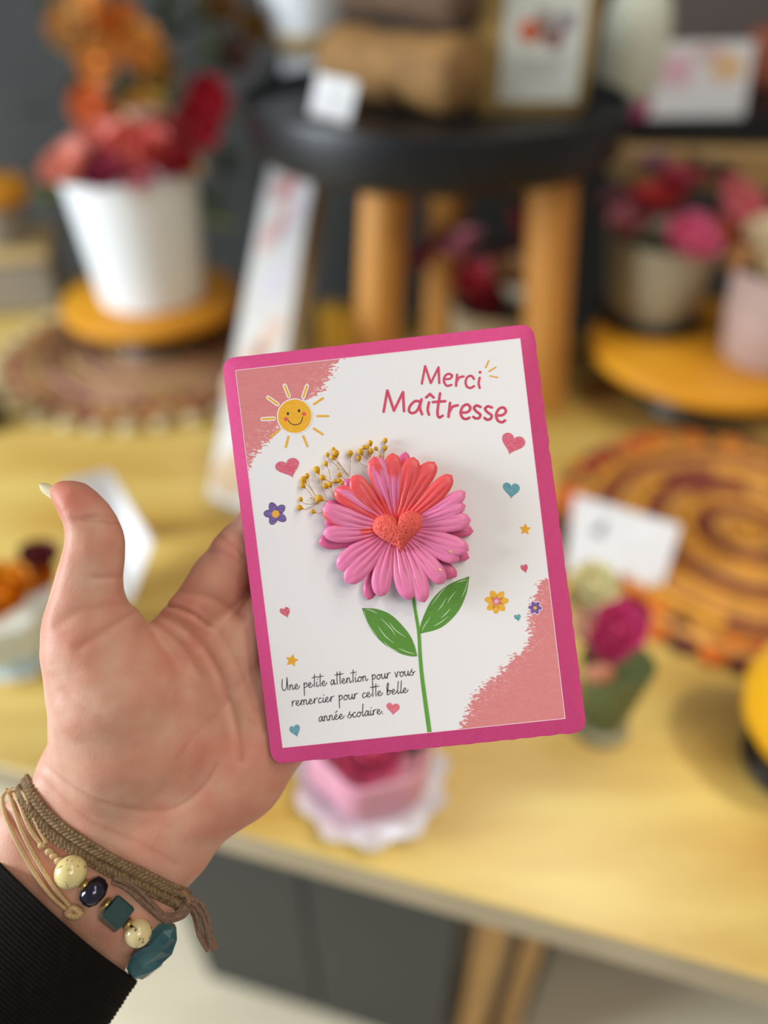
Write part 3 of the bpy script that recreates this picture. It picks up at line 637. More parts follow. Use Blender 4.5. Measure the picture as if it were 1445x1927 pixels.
# white cut edge of the sheet
# ---- flat printed drawings
def crayon(name, c, c2=None, amt=.5, sc_=900, st=(1, 4, 1)):
    return mat(name, c, .75, c2 or tuple(min(255, int(x+(255-x)*.45)) for x in c), sc_, amt, stretch=st, spec=.2)
class Flat:
    def __init__(s): s.mb = MB()
    def poly(s, pts, m=0, z=.35):
        k = len(pts); ar = sum(pts[i][0]*pts[(i+1) % k][1]-pts[(i+1) % k][0]*pts[i][1] for i in range(k))
        pts = pts if ar < 0 else pts[::-1]
        s.mb.add([W(x, y, z) for x, y in pts], [tuple(range(k))], m)
    def circ(s, c, r, m=0, z=.35, k=32, ry=None, rot=0):
        ry = ry or r; ca, sa = math.cos(rot), math.sin(rot)
        s.poly([(c[0]+r*math.cos(2*math.pi*i/k)*ca-ry*math.sin(2*math.pi*i/k)*sa, c[1]+r*math.cos(2*math.pi*i/k)*sa+ry*math.sin(2*math.pi*i/k)*ca) for i in range(k)], m, z)
    def stroke(s, pts, wd, m=0, z=.35, n=7, taper=False, smooth=True):
        P = cr(pts, n) if (smooth and len(pts) > 2) else [tuple(p) for p in pts]
        Q = [P[0]]
        for p in P[1:]:
            if math.hypot(p[0]-Q[-1][0], p[1]-Q[-1][1]) > .25: Q.append(p)
        P = Q
        if len(P) < 2: return
        w_ = wd/2
        for i in range(len(P)-1):
            ax, ay = P[i]; bx_, by_ = P[i+1]; L = math.hypot(bx_-ax, by_-ay); nx_, ny_ = -(by_-ay)/L, (bx_-ax)/L
            f0 = f1 = 1
            if taper: f0 = .25+.75*math.sin(math.pi*i/(len(P)-1)); f1 = .25+.75*math.sin(math.pi*(i+1)/(len(P)-1))
            zz = z+.004*(i % 3)
            s.poly([(ax+nx_*w_*f0, ay+ny_*w_*f0), (bx_+nx_*w_*f1, by_+ny_*w_*f1), (bx_-nx_*w_*f1, by_-ny_*w_*f1), (ax-nx_*w_*f0, ay-ny_*w_*f0)], m, zz)
            if not taper: s.circ((bx_, by_), w_, m, zz+.002, 10)
        if not taper: s.circ(P[0], w_, m, z+.003, 12)
    def build(s, name, mats, label=None):
        o = s.mb.build(name, mats, sheet, smooth=False)
        if label: o['label'] = label
        return o
f = Flat()
for a, b_ in zip(SH, SH[1:]+SH[:1]): f.stroke([tuple(a), tuple(b_)], 1.3, z=.15)
f.build('cut_edge', mat('paper_edge', (252, 214, 226), .7))
m_title = mat('rose_ink', (214, 84, 110), .7, (206, 72, 100), 900, .5, spec=.2)
m_orange = mat('orange_ink', (238, 176, 62), .7, (230, 160, 50), 900, .5, spec=.2)
m_gink = mat('charcoal_ink', (58, 58, 62), .7, spec=.2)
m_wht = mat('white_ink', (246, 238, 238), .7, spec=.2)
Z1 = lambda p: (700+p[0]/5.161, 670+p[1]/5.161)
title = [[[(483, 268), (515, 98)], [(515, 98), (570, 262)], [(570, 262), (645, 110)], [(645, 110), (652, 262)],
 [(700, 225), (755, 220), (776, 190), (742, 172), (708, 195), (697, 245), (725, 288), (770, 280)],
 [(825, 180), (815, 290)], [(814, 262), (845, 210), (888, 198)], [(990, 222), (962, 192), (925, 205), (908, 250), (920, 295), (955, 310), (990, 292)],
 [(1045, 210), (1035, 265), (1045, 310)]],
 [[(112, 540), (148, 335)], [(148, 335), (212, 530)], [(212, 530), (300, 350)], [(300, 350), (310, 535)],
 [(470, 445), (420, 437), (372, 480), (358, 530), (390, 555), (440, 525), (478, 425)], [(480, 420), (465, 500), (485, 565)],
 [(552, 450), (540, 520), (552, 570)], [(525, 402), (562, 368)], [(562, 368), (597, 403)], [(660, 362), (635, 540), (650, 595), (685, 580)], [(590, 447), (710, 438)],
 [(757, 455), (742, 590)], [(742, 560), (780, 495), (832, 478)], [(862, 548), (925, 545), (955, 505), (925, 470), (880, 492), (860, 550), (880, 600), (915, 612), (945, 598)],
 [(1053, 495), (1015, 480), (990, 505), (1015, 540), (1050, 568), (1040, 600), (1005, 605), (983, 590)],
 [(1163, 500), (1125, 488), (1097, 512), (1120, 545), (1160, 575), (1150, 610), (1115, 618), (1092, 600)],
 [(1205, 578), (1268, 572), (1300, 535), (1275, 500), (1230, 515), (1205, 570), (1220, 625), (1260, 643), (1292, 625)]]]
f = Flat()
for word, wd in zip(title, (4.2, 4.9)):
    for i, st_ in enumerate(word): f.stroke([Z1(p) for p in st_], wd, z=.35+.0004*i)
f.circ(Z1((1048, 157)), 2.7)
f.build('title_lettering', m_title, 'rose handwritten words Merci Maîtresse')
f = Flat()
for a, b_ in (((1132, 45), (1103, 112)), ((1200, 108), (1135, 148)), ((1145, 193), (1218, 207))): f.stroke([Z1(a), Z1(b_)], 2.6)
f.build('accent_dashes', m_orange, 'three orange dashes beside the title')
GL = {'n': (.85, [[(.05, 1), (.05, 0)], [(.05, .5), (.28, 1), (.48, .85), (.48, .2), (.62, 0), (.85, .3)]]),
 'e': (.78, [[(-.02, .35), (.35, .55), (.42, .85), (.25, 1), (.05, .65), (.08, .15), (.32, 0), (.6, .2), (.8, .55)]]),
 'p': (.78, [[(.1, 1.1), (.08, -1.5)], [(.1, .6), (.35, 1.05), (.6, .8), (.5, .3), (.15, .1)]]),
 't': (.48, [[(.28, 2.5), (.2, .8), (.22, 0)], [(-.12, 1.9), (.75, 2.0)]]),
 'i': (.45, [[(.12, 1), (.08, .2), (.25, 0), (.45, .3)], [(.22, 1.45), (.26, 1.55)]]),
 'a': (.85, [[(.55, .85), (.3, 1), (.05, .5), (.12, .02), (.38, .15), (.6, .95)], [(.6, .95), (.58, .2), (.7, 0), (.85, .2)]]),
 'o': (.8, [[(.35, 1), (.07, .6), (.12, .08), (.42, .05), (.6, .6), (.35, 1), (.5, .85), (.85, .85)]]),
 'u': (.85, [[(.05, 1), (.05, .2), (.25, 0), (.5, .4), (.58, 1)], [(.58, 1), (.58, .2), (.7, 0), (.85, .3)]]),
 'r': (.68, [[(.1, 1), (.08, 0)], [(.08, .4), (.3, .95), (.6, 1.05)]]),
 'v': (.78, [[(.05, 1), (.25, 0), (.5, 1), (.8, .85)]]),
 's': (.74, [[(-.08, .2), (.38, 1.25)], [(.38, 1.25), (.24, .85), (.52, .45), (.42, .02), (.08, .02)], [(.5, .3), (.82, .75)]]),
 'm': (1.25, [[(.05, 1), (.05, 0)], [(.05, .5), (.25, 1), (.42, .85), (.42, 0)], [(.42, .5), (.65, 1), (.85, .85), (.85, .2), (1.0, 0), (1.25, .3)]]),
 'c': (.7, [[(.5, .85), (.3, 1), (.05, .5), (.2, 0), (.7, .3)]]),
 'b': (.85, [[(.1, 0), (.12, 1.8), (.32, 2.4), (.35, 1.9), (.1, .3)], [(.08, .2), (.35, .95), (.6, .6), (.4, .08), (.1, .05)], [(.5, .8), (.85, .75)]]),
 'l': (.5, [[(.3, 2.5), (.12, .4), (.25, 0), (.5, .3)]]),
 'U': (1.2, [[(.1, 2.3), (.0, .8), (.25, 0), (.7, .6), (.85, 2.6)], [(.85, 2.6), (.95, 0)]]),
 '.': (.3, [[(.1, .02), (.14, .06)]]), ' ': (.62, []),
}
GL['é'] = (GL['e'][0], GL['e'][1]+[[(.2, 1.4), (.5, 1.75)]])
f = Flat()
for txt, p0, p1, xh in (('Une petite attention pour vous', (531, 1300), (780, 1270), 9.2), ('remercier pour cette belle', (549, 1329), (768, 1303), 9.2), ('année scolaire.', (600, 1358), (722, 1343), 9.2)):
    tot = sum(GL[c][0] for c in txt); ux = (Vector(p1)-Vector(p0)); L = ux.length; ux.normalize(); vy = Vector((ux.y, -ux.x)); sx = L/tot; x = 0; k = 0
    for c in txt:
        adv, sts = GL[c]
        for st_ in sts:
            k += 1
            f.stroke([tuple(Vector(p0)+ux*((x+px_)*sx+py_*.6)+vy*(py_*xh)) for px_, py_ in st_], 1.45, z=.35+.0005*(k % 9), n=5)
        x += adv
f.build('message_lettering', m_gink, 'thin dark handwriting: Une petite attention pour vous remercier pour cette belle année scolaire.')
def heartpts(Lc, Rc, Tp, k=56, grow=0):
    L_, R_, T_ = Vector(Lc), Vector(Rc), Vector(Tp); out = []
    mid = (L_+R_)/2; ex = (R_-L_)/15.0; ey = (mid-T_)/21.0
    for i in range(k):
        t = 2*math.pi*i/k; x = 16*math.sin(t)**3; y = 13*math.cos(t)-5*math.cos(2*t)-2*math.cos(3*t)-math.cos(4*t)
        q = mid + ex*x*(.88+grow) + ey*(y-5)*(.95+grow); out.append((q.x, q.y))
    return out
m_hp = crayon('rose_crayon', (206, 74, 102), (236, 150, 164), .65); m_hb = crayon('teal_crayon', (72, 142, 160), (160, 200, 206), .6)
m_hp2 = crayon('coral_crayon', (222, 98, 116), (238, 160, 168), .55)
for (a, b_, c), m, lab in ((((528, 877), (551, 870), (551, 899)), m_hp, 'pink heart under the sun'), (((955.4, 823.5), (978, 831), (958, 855.7)), m_hp, 'pink heart under the title'),
    (((953.5, 915), (970.5, 917), (962, 938.7)), m_hb, 'teal heart at right'), (((982.5, 1067), (989.5, 1065.5), (989.8, 1079)), m_hp, 'tiny pink heart at right'),
    (((970, 1160), (976.5, 1159), (976, 1169.5)), m_hb, 'tiny teal heart'), (((530.5, 1149.5), (540, 1147), (541.5, 1163)), m_hp, 'small pink heart at left'),
    (((549, 1372), (559, 1368.5), (559.5, 1387)), m_hb, 'teal heart at lower left'), (((732.8, 1328), (746, 1329.5), (739.6, 1346)), m_hp2, 'pink heart after the message')):
    f = Flat(); f.poly(heartpts(a, b_, c)); f.build('heart_drawing', m, lab)
m_st = crayon('star_crayon', (236, 166, 40), (244, 190, 90), .4)
for c, r, rot, lab in (((988, 996), 11.5, 0.05, 'yellow star at right'), ((549, 1243), 12.5, .2, 'yellow star above the message')):
    f = Flat(); f.poly([(c[0]+(r if i % 2 == 0 else r*.5)*math.sin(rot+math.pi*i/5), c[1]-(r if i % 2 == 0 else r*.5)*math.cos(rot+math.pi*i/5)) for i in range(10)]); f.build('star_drawing', m_st, lab)
m_pu = crayon('violet_crayon', (98, 66, 142), (176, 160, 206), .45); m_oc = crayon('orange_crayon', (238, 166, 60), (244, 190, 100), .4); m_ye = crayon('yellow_crayon', (240, 172, 44), (246, 206, 110), .55); m_pd = crayon('pinkdot', (222, 96, 120), (240, 190, 200), .5)
m_pdk = crayon('slate_outline', (88, 84, 112), (98, 90, 120), .3)
f = Flat(); c = (518.6, 967.2)
for q in ((511.5, 951), (530.5, 955.5), (532.5, 976.5), (512.5, 981), (502, 966.5)):
    a = math.atan2(q[1]-c[1], q[0]-c[0]); f.circ(((q[0]+c[0])/2+.14*(q[0]-c[0]), (q[1]+c[1])/2+.14*(q[1]-c[1])), 12.2, 2, .35, 28, 7.8, a); f.circ(((q[0]+c[0])/2+.14*(q[0]-c[0]), (q[1]+c[1])/2+.14*(q[1]-c[1])), 11, 0, .37, 28, 6.6, a)
f.circ(c, 7.2, 1, .40); f.build('flower_drawing', [m_pu, m_oc, m_pdk], 'violet five-petal flower with orange centre')
f = Flat(); c = (934, 1131.5)
for q in ((926.5, 1116.5), (944, 1117.5), (952.5, 1130.5), (946, 1145.5), (933, 1150.5), (920.5, 1144.5), (917, 1128.5)):
    a = math.atan2(q[1]-c[1], q[0]-c[0]); f.circ(((q[0]+c[0])/2+.1*(q[0]-c[0]), (q[1]+c[1])/2+.1*(q[1]-c[1])), 12, 0, .35, 28, 6.6, a)
f.circ(c, 7.4, 1, .38); f.circ(c, 3.6, 2, .40); f.build('flower_drawing', [m_ye, m_pd, crayon('pale_pink', (240, 180, 190))], 'yellow flower with pink centre')
f = Flat(); c = (1006.8, 1143.8)
for i in range(6):
    a = math.radians(-115+60*i); q = (c[0]+7.2*math.cos(a), c[1]+7.2*math.sin(a)); f.circ(q, 7.2, 2, .35, 24, 5.4, a)
for i in range(6):
    a = math.radians(-115+60*i); q = (c[0]+7*math.cos(a), c[1]+7*math.sin(a)); f.circ(q, 5.8, 0, .38, 24, 3.7, a)
f.circ(c, 3.3, 1, .41); f.build('flower_drawing', [m_pu, m_oc, crayon('lilac_outline', (240, 200, 226))], 'small violet flower on the pink wash')
# sun
Z4 = lambda p: (440+p[0]/6.568, 680+p[1]/6.568)
f = Flat(); f.circ(Z4((752, 678)), 33.6, 1, .35, 64)
rays = [((630, 300), (680, 430), 1), ((905, 305), (858, 440), 1), ((425, 448), (540, 530), 1), ((355, 714), (495, 707), 1), ((450, 935), (558, 850), 0), ((1098, 455), (988, 530), 0), ((1030, 676), (1165, 676), 0), ((985, 828), (1095, 903), 0), ((672, 930), (640, 1058), 0), ((855, 925), (908, 1050), 0)]
for a, b_, o_ in rays:
    if o_: f.stroke([Z4(a), Z4(b_)], 8.2, 1, .355)
f.build('sun_outline', [m_wht, m_wht])
f = Flat(); sunm = crayon('sun_crayon', (236, 170, 34), (244, 192, 84), .6, 500)
f.circ(Z4((752, 678)), 31.6, 0, .39, 64)
for a, b_, o_ in rays: f.stroke([Z4(a), Z4(b_)], 3.8, 0, .39)
for e in ((668, 647), (806, 610)): f.circ(Z4(e), 2.4, 1, .43, 20, 3.0)
for e in ((643, 713), (866, 650)): f.circ(Z4(e), 3.9, 2, .43, 24)
f.stroke([Z4(p) for p in ((670, 725), (700, 765), (755, 785), (820, 762), (853, 688))], 1.6, 1, .44)
f.build('sun_drawing', [sunm, mat('dark_green_ink', (40, 50, 36), .7), crayon('cheek_crayon', (226, 92, 90), (230, 110, 110))], 'smiling yellow sun with rays')
# stem and leaves
Z8 = lambda p: (500+p[0]/3.6125, 1080+p[1]/3.6125)
m_grn = crayon('green_crayon', (96, 158, 60), (116, 174, 80), .5, 500); m_grn2 = crayon('leaf_crayon', (88, 142, 58), (112, 160, 78), .6, 600)
f = Flat(); cl_ = cr([(776, 1100), (777.6, 1126), (783, 1160), (788, 1191), (790.5, 1235), (794, 1274), (800, 1320), (808, 1378)], 5)
L_ = [(x-(2.4+1.7*i/len(cl_)), y) for i, (x, y) in enumerate(cl_)]; R_ = [(x+(2.4+1.7*i/len(cl_)), y-.4) for i, (x, y) in enumerate(cl_)]
for i in range(len(cl_)-1): f.poly([L_[i], R_[i], R_[i+1], L_[i+1]], 0, .36)
f.build('stem_drawing', m_grn)
for up, lo, hatch in (([(653, 232), (760, 240), (860, 285), (960, 390), (1005, 470), (1030, 560)], [(1030, 560), (985, 560), (900, 535), (790, 465), (700, 355), (653, 232)],
        [[(668, 248), (690, 330), (760, 430)], [(680, 240), (720, 250), (760, 270)], [(760, 350), (810, 420), (870, 470)], [(840, 330), (880, 380), (950, 430)], [(900, 505), (960, 530), (1015, 545)], [(780, 300), (850, 370), (880, 420)], [(800, 460), (850, 505), (900, 530)]]),
       ([(1045, 408), (1060, 320), (1130, 175), (1240, 75), (1385, 15)], [(1385, 15), (1362, 140), (1300, 265), (1190, 365), (1045, 408)],
        [[(1375, 35), (1355, 110), (1330, 160)], [(1300, 60), (1345, 45), (1365, 40)], [(1225, 90), (1180, 140), (1130, 210)], [(1255, 235), (1225, 270), (1190, 300)], [(1120, 290), (1080, 350), (1060, 390)], [(1240, 290), (1180, 335), (1140, 355)], [(1230, 160), (1200, 210), (1170, 250)], [(1290, 120), (1250, 170), (1235, 200)]])):
    f = Flat(); f.poly([Z8(p) for p in cr(up, 8)[:-1]+cr(lo, 8)[:-1]], 0, .36)
    for h in hatch: f.stroke([Z8(p) for p in h], 1.5, 1, .40, taper=True)
    f.build('leaf_drawing', [m_grn2, mat('pale_hatch', (208, 224, 190), .7)])
# ================================================================== WAX FLOWER
wf = thing('wax_flower', 'coral and pink wax gerbera with a porous heart centre on the card', 'wax flower', W(746, 994, .6), RC)
m_wax = mat('dyed_wax', (230, 110, 160), .38, (226, 118, 166), 500, .12, attr='dye', sss=.25, ssr=(1, .35, .35), sscale=.002, bump=.12, bscale=900, spec=.45)
ZF = lambda x, y: (540+x/3.6125, 800+y/3.6125)
PINK = lin((232, 126, 170)); PINK2 = lin((218, 100, 148)); CORAL = lin((232, 82, 78)); DEEP = lin((196, 62, 88)); MAG = lin((206, 70, 120))
FC = ZF(735, 700)
petals = [ # tip zoom coords, width, layer (1 top, 0 low), coral amount
 (590, 212, 132, 1, .55), (716, 188, 118, 1, .8), (862, 216, 128, 1, 1), (1003, 250, 122, 1, 1), (1122, 340, 112, 1, 1), (1215, 455, 98, .6, .1), (1215, 545, 96, 1, .12), (1252, 645, 120, 1, .0),
 (1268, 722, 96, 0, 0), (1238, 850, 118, 1, 0), (1240, 905, 90, 0, 0), (1172, 918, 108, .8, 0), (1155, 1030, 100, 0, 0), (1068, 1075, 118, 1, 0), (935, 1206, 112, .9, .05), (838, 1190, 122, 1, .12), (628, 1166, 124, 1, .15),
 (548, 1188, 100, 0, 0), (400, 1072, 128, 1, .12), (340, 975, 122, .7, .1), (212, 800, 112, 0, 0), (243, 735, 108, 1, .45), (238, 570, 130, 1, .12), (250, 665, 100, 0, 0), (322, 435, 124, 1, .55), (442, 345, 122, 1, .85),
 (392, 368, 86, 0, 0), (808, 180, 90, 0, -.3), (262, 528, 90, 0, 0)]
rnp = random.Random(11)
for (tx, ty_, wz, lay, cor) in petals:
    tip = Vector(ZF(tx, ty_)); wd = wz/3.6125*1.10; d = tip-Vector(FC); L = d.length; d.normalize(); s_ = Vector((-d.y, d.x))
    base = Vector(FC)+d*10; L -= 10; rest = rnp.uniform(-.03, .03); sk = rnp.uniform(-.05, .05)
    if lay > 0: zb, zm, ze = 12+6*lay, 30+5*lay, 26+10*lay+rnp.uniform(-3, 3)
    else: zb, zm, ze = 5, 13, 15+rnp.uniform(-1, 3)
    nt, nu = 26, 16; top = []; cols = []
    for i in range(nt+1):
        t = i/nt; hw = wd/2*(.24+.76*min(1, (t/.62))**.95)
        if t > .74: q = (t-.74)/.26; hw *= math.sqrt(max(0, 1-q**2.2))
        hw = max(hw, .15)
        for j in range(nu+1):
            u = -1+2*j/nu; gx = math.exp(-((u-.36+rest)/.13)**2)+math.exp(-((u+.36+rest)/.13)**2)
            fade = min(1, t*3)*max(0, 1-((t-.2)/.68)**2) if t > .2 else min(1, t*3)
            zc = zb*(1-t)**2+2*zm*t*(1-t)*1.12+ze*t*t - 3*math.exp(-((t-1)/.05)**2)
            bend = sk*L*math.sin(math.pi*t)
            z = zc + 4.4*(1-abs(u)**3.4)*(.4+.6*min(1, hw/(wd*.4))) - 3.3*gx*fade + .6*noise.noise(Vector((t*6, u*3, tx)))
            p = base + d*(t*L) + s_*(u*hw+bend); top.append((p.x, p.y, z))
            # pink and coral dye; darker rose in the grooves and petal bases
            nn_ = noise.noise(Vector((t*1.3, u*1.6+.4*noise.noise(Vector((t*7, u*2, tx))), tx*.37)))
            if lay > 0 and cor > 0:
                k_ = cor*1.3 - .60 + nn_*.95 + (-u*.30 if tx < 740 else 0)*(cor < .9) - (abs(u+.15) < .5)*.22*(cor < .9)*(t < .85) + (t > .8)*.25*(cor > .5)*(ty_ < 430) + max(0, .35-t)*(.7 if ty_ > 430 else .3) - (1.0 if (t > .45 and ty_ > 600) else 0)
                if cor >= .99: k_ = 1
            else: k_ = -1
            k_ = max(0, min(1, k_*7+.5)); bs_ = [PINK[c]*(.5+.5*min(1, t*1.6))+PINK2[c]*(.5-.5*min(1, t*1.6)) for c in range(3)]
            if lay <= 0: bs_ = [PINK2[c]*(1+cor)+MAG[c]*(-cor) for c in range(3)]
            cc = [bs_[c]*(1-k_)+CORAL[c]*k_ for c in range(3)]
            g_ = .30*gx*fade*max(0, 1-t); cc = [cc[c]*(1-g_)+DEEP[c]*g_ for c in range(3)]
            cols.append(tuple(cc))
    mb = MB(); vs = [W(*p) for p in top] + [W(p[0], p[1], min(p[2]-.6, zc_-4.5 if False else p[2]-4.2)) for p in top]; w_ = nu+1; N = len(top); fs = []
    for i in range(nt):
        for j in range(nu):
            a = i*w_+j; fs.append((a, a+w_, a+w_+1, a+1)); fs.append((N+a, N+a+1, N+a+w_+1, N+a+w_))
    for i in range(nt): a = i*w_; fs.append((a, N+a, N+a+w_, a+w_)); a = i*w_+nu; fs.append((a, a+w_, N+a+w_, N+a))
    for j in range(nu): a = nt*w_+j; fs.append((a, N+a, N+a+1, a+1)); a = j; fs.append((a, a+1, N+a+1, N+a))
    fs = [f_[::-1] for f_ in fs] if (d.x*s_.y-d.y*s_.x) > 0 else fs
    mb.add(vs, fs)
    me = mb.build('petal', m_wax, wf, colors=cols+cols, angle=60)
# wax base disc under the petals
mb = MB(); cols = []
prof = [(62, .4), (66, 3), (50, 9), (30, 12), (0, 13)]
for r_, z in prof:
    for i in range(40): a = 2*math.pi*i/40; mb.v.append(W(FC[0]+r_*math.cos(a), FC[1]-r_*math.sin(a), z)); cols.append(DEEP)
for k in range(4):
    for i in range(40): j = (i+1) % 40; mb.f.append((k*40+i, k*40+j, (k+1)*40+j, (k+1)*40+i)); mb.m.append(0)
mb.build('wax_base', m_wax, wf, colors=cols)
# porous heart
hm = mat('coral_sponge', (240, 110, 96), .75, (218, 74, 68), 1100, .7, bump=1.0, bscale=1300, sss=.1, sscale=.001)
HL, HR, HT = Vector(ZF(660, 672)), Vector(ZF(838, 646)), Vector(ZF(776, 862))
ring = heartpts(HL, HR, HT, 320, .05)
for _ in range(150): ring = [ring[0]] and [((ring[i-1][0]+ring[i][0]*2+ring[(i+1) % 320][0])/4, (ring[i-1][1]+ring[i][1]*2+ring[(i+1) % 320][1])/4) if abs(i-160) < 30 else ring[i] for i in range(320)]; hc = Vector(ZF(750, 720)); mb = MB(); K = 90
for k in range(K+1):
    f_ = k/K
    for i in range(320):
        p = Vector(ring[i]).lerp(hc, 1-math.sin(f_*math.pi/2)**.9) if False else hc.lerp(Vector(ring[i]), f_)
        z = 24+32*(1-f_**2.8)**.55
        v = Vector((p.x*.24, p.y*.24, z*.24)); v2 = v*2.4
        dv = noise.voronoi(v)[0]; d2 = noise.voronoi(v2)[0]
        pore = 6.5*max(0, .5-dv[0])**1.3*1.6 + 3.0*max(0, .5-d2[0])*1.3
        nrm = (p-hc).normalized() if f_ > .05 else Vector((0, 0))
        q = p - nrm*pore*f_**3 + nrm*.8*noise.noise(v2)*f_**3
        mb.v.append(W(q.x, q.y, z-pore*(1-f_**6)+.6*noise.noise(v2)))
for i in range(320): mb.v.append(W(hc.x+(ring[i][0]-hc.x)*.85, hc.y+(ring[i][1]-hc.y)*.85, 16))
for k in range(K+1):
    for i in range(320): j = (i+1) % 320; mb.f.append((k*320+i, (k+1)*320+i, (k+1)*320+j, k*320+j)); mb.m.append(0)
mb.build('heart_centre', hm, wf, angle=None)
m_gold = mat('gold_fleck', (246, 200, 120), .35, metal=.4)
for zx, zy, r_, zz in ((778, 658, 2.6, 52), (835, 683, 1.3, 50), (800, 690, 1, 52), (640, 800, 1.1, 40), (700, 640, 1, 52), (1112, 858, 4.5, 40), (1040, 985, 3.2, 40), (1100, 760, .9, 36)):
    q = ZF(zx, zy); a = .6
    mb = MB(); cc = W(q[0], q[1], zz)
    mb.ball(cc, (r_*S*1.2, r_*S*.6, .6*S), nu=8, nv=5, R=(RC.to_3x3() @ Matrix.Rotation(-a, 3, 'Z'))); mb.build('gold_fleck', m_gold, wf)
# ================================================================== DRIED SPRIG
dsp = thing('dried_sprig', 'dried yellow baby\'s breath sprig tucked behind the wax flower on the card', 'dried flowers', W(660, 900, .6), RC)
m_bud = mat('yellow_bud', (222, 172, 10), .6, (188, 132, 6), 900, .8, bump=.5, bscale=1200); m_stm = mat('dry_stem', (176, 128, 34), .6)
buds = [(667, 103, 17, [(660, 190), (655, 285)]), (667, 155, 17, [(655, 220), (655, 285)]), (633, 207, 9, [(655, 285)]), (605, 158, 14, [(640, 210), (655, 285)]), (565, 120, 18, [(575, 180), (560, 225)]), (570, 177, 19, [(560, 225)]), (522, 150, 15, [(545, 180), (560, 225)]), (546, 148, 14, [(560, 225)]),
 (500, 180, 21, [(520, 210), (545, 225)]), (488, 222, 18, [(500, 260), (545, 285)]), (430, 190, 20, [(430, 260), (428, 340)]), (315, 163, 14, [(340, 250), (425, 350)]), (331, 190, 24, [(350, 250), (425, 350)]), (274, 200, 15, [(290, 235), (425, 350)]), (310, 220, 16, [(370, 280), (425, 350)]),
 (262, 260, 17, [(285, 310), (298, 370)]), (201, 303, 24, [(235, 370), (240, 430), (270, 495)]), (240, 357, 20, [(280, 380), (350, 400)]), (136, 343, 17, [(150, 400), (178, 450), (215, 500)]), (111, 370, 22, [(160, 430), (215, 500)]), (106, 410, 19, [(145, 450), (190, 510)]), (356, 338, 16, [(400, 370)]), (330, 382, 15, [(390, 400)]), (354, 375, 17, [(400, 390)]), (372, 395, 12, [(400, 400)]),
 (260, 412, 19, [(300, 450), (325, 500)]), (290, 402, 18, [(310, 450), (325, 500)]), (93, 503, 15, [(115, 530), (160, 537), (215, 530)]), (85, 561, 20, [(125, 572), (175, 550), (215, 530)]), (175, 588, 16, [(215, 600), (250, 590)]), (218, 498, 25, [(270, 515), (330, 505)]), (205, 515, 14, [(270, 520), (330, 505)]), (163, 495, 6, [(190, 510)]), (345, 300, 7, [(340, 250)])]
for i, (x, y, r_, path) in enumerate(buds):
    z0 = 9+((i*37) % 9); q = ZF(x, y); c = W(q[0], q[1], z0); rr = r_/3.6125*S
    mb = MB(); pr2 = [ZF(*p) for p in path]; P = [(q[0], q[1], z0)]+[(p[0], p[1], max(3, z0-3*(k+1))) for k, p in enumerate(pr2)]
    P3 = [W(*p) for p in cr(P, 6)]
    mb.tube(P3, .000085 if r_ > 8 else .00006, 6); mb.build('stem', m_stm, dsp)
    mb = MB(); dirn = (P3[1]-P3[0]).normalized(); Rq = dirn.to_track_quat('Z', 'Y').to_matrix()
    mb.lathe(c, [(0, -rr), (rr*.35, -rr*.98), (rr*.8, -rr*.62), (rr, -rr*.05), (rr*.88, rr*.5), (rr*.5, rr*.95), (rr*.2, rr*1.4), (0, rr*1.7)], 16, R=Rq, wave=lambda r, z, a, k: (r*(1+.07*math.sin(5*a+k*2)), z)); mb.build('bud', m_bud, dsp)

# ================================================================== THE HAND
# coordinates: pixel on the photograph + z (card pixels toward the lens); SDF is sculpted in camera-aligned units of S metres
def U(px, py, z): k = 1-z/F; return np.array(((px-CX)*k, -(py-CY)*k, z), np.float32)
step = 4.0
gx = np.arange(-960, 300, step, dtype=np.float32); gy = np.arange(-1230, 360, step, dtype=np.float32); gz = np.arange(-200, 120, step, dtype=np.float32)
X, Y, Z = np.meshgrid(gx, gy, gz, indexing='ij')
PXg = X/(1-Z/F)+CX; PYg = -Y/(1-Z/F)+CY
dist = np.full(X.shape, 1e3, np.float32)
def smin(a, b_, k):
    h = np.clip(.5+.5*(b_-a)/k, 0, 1); return b_*(1-h)+a*h-k*h*(1-h)
def cap(p, q, zs=1.0, k=26):
    global dist
    a = U(*p[:3]); b_ = U(*q[:3]); ba = b_-a; L2 = float(ba.dot(ba))+1e-6
    R = max(p[3], q[3])+70; lo = np.minimum(a, b_)-R; hi = np.maximum(a, b_)+R
    ix = slice(*np.searchsorted(gx, (lo[0], hi[0]))); iy = slice(*np.searchsorted(gy, (lo[1], hi[1]))); iz = slice(*np.searchsorted(gz, (lo[2], hi[2])))
    xs, ys, zs_ = X[ix, iy, iz]-a[0], Y[ix, iy, iz]-a[1], Z[ix, iy, iz]-a[2]
    h = np.clip((xs*ba[0]+ys*ba[1]+zs_*ba[2])/L2, 0, 1)
    dx, dy, dz = xs-ba[0]*h, ys-ba[1]*h, (zs_-ba[2]*h)/zs
    d = np.sqrt(dx*dx+dy*dy+dz*dz)-(p[3]+(q[3]-p[3])*h)
    dist[ix, iy, iz] = smin(dist[ix, iy, iz], d*(min(1, zs)), k)
def chain(pts, zs=1.0, k=26):
    for a, b_ in zip(pts, pts[1:]): cap(a, b_, zs, k)
# thumb, nail end curling to the left
chain([(116, 930, 6, 27), (140, 944, 6, 42), (163, 975, 4, 54), (178, 1018, 0, 60), (172, 1062, -4, 64), (163, 1105, -8, 70), (162, 1160, -14, 84), (180, 1225, -20, 102), (215, 1300, -34, 128), (225, 1400, -50, 125), (200, 1500, -70, 100)], .92, 20)
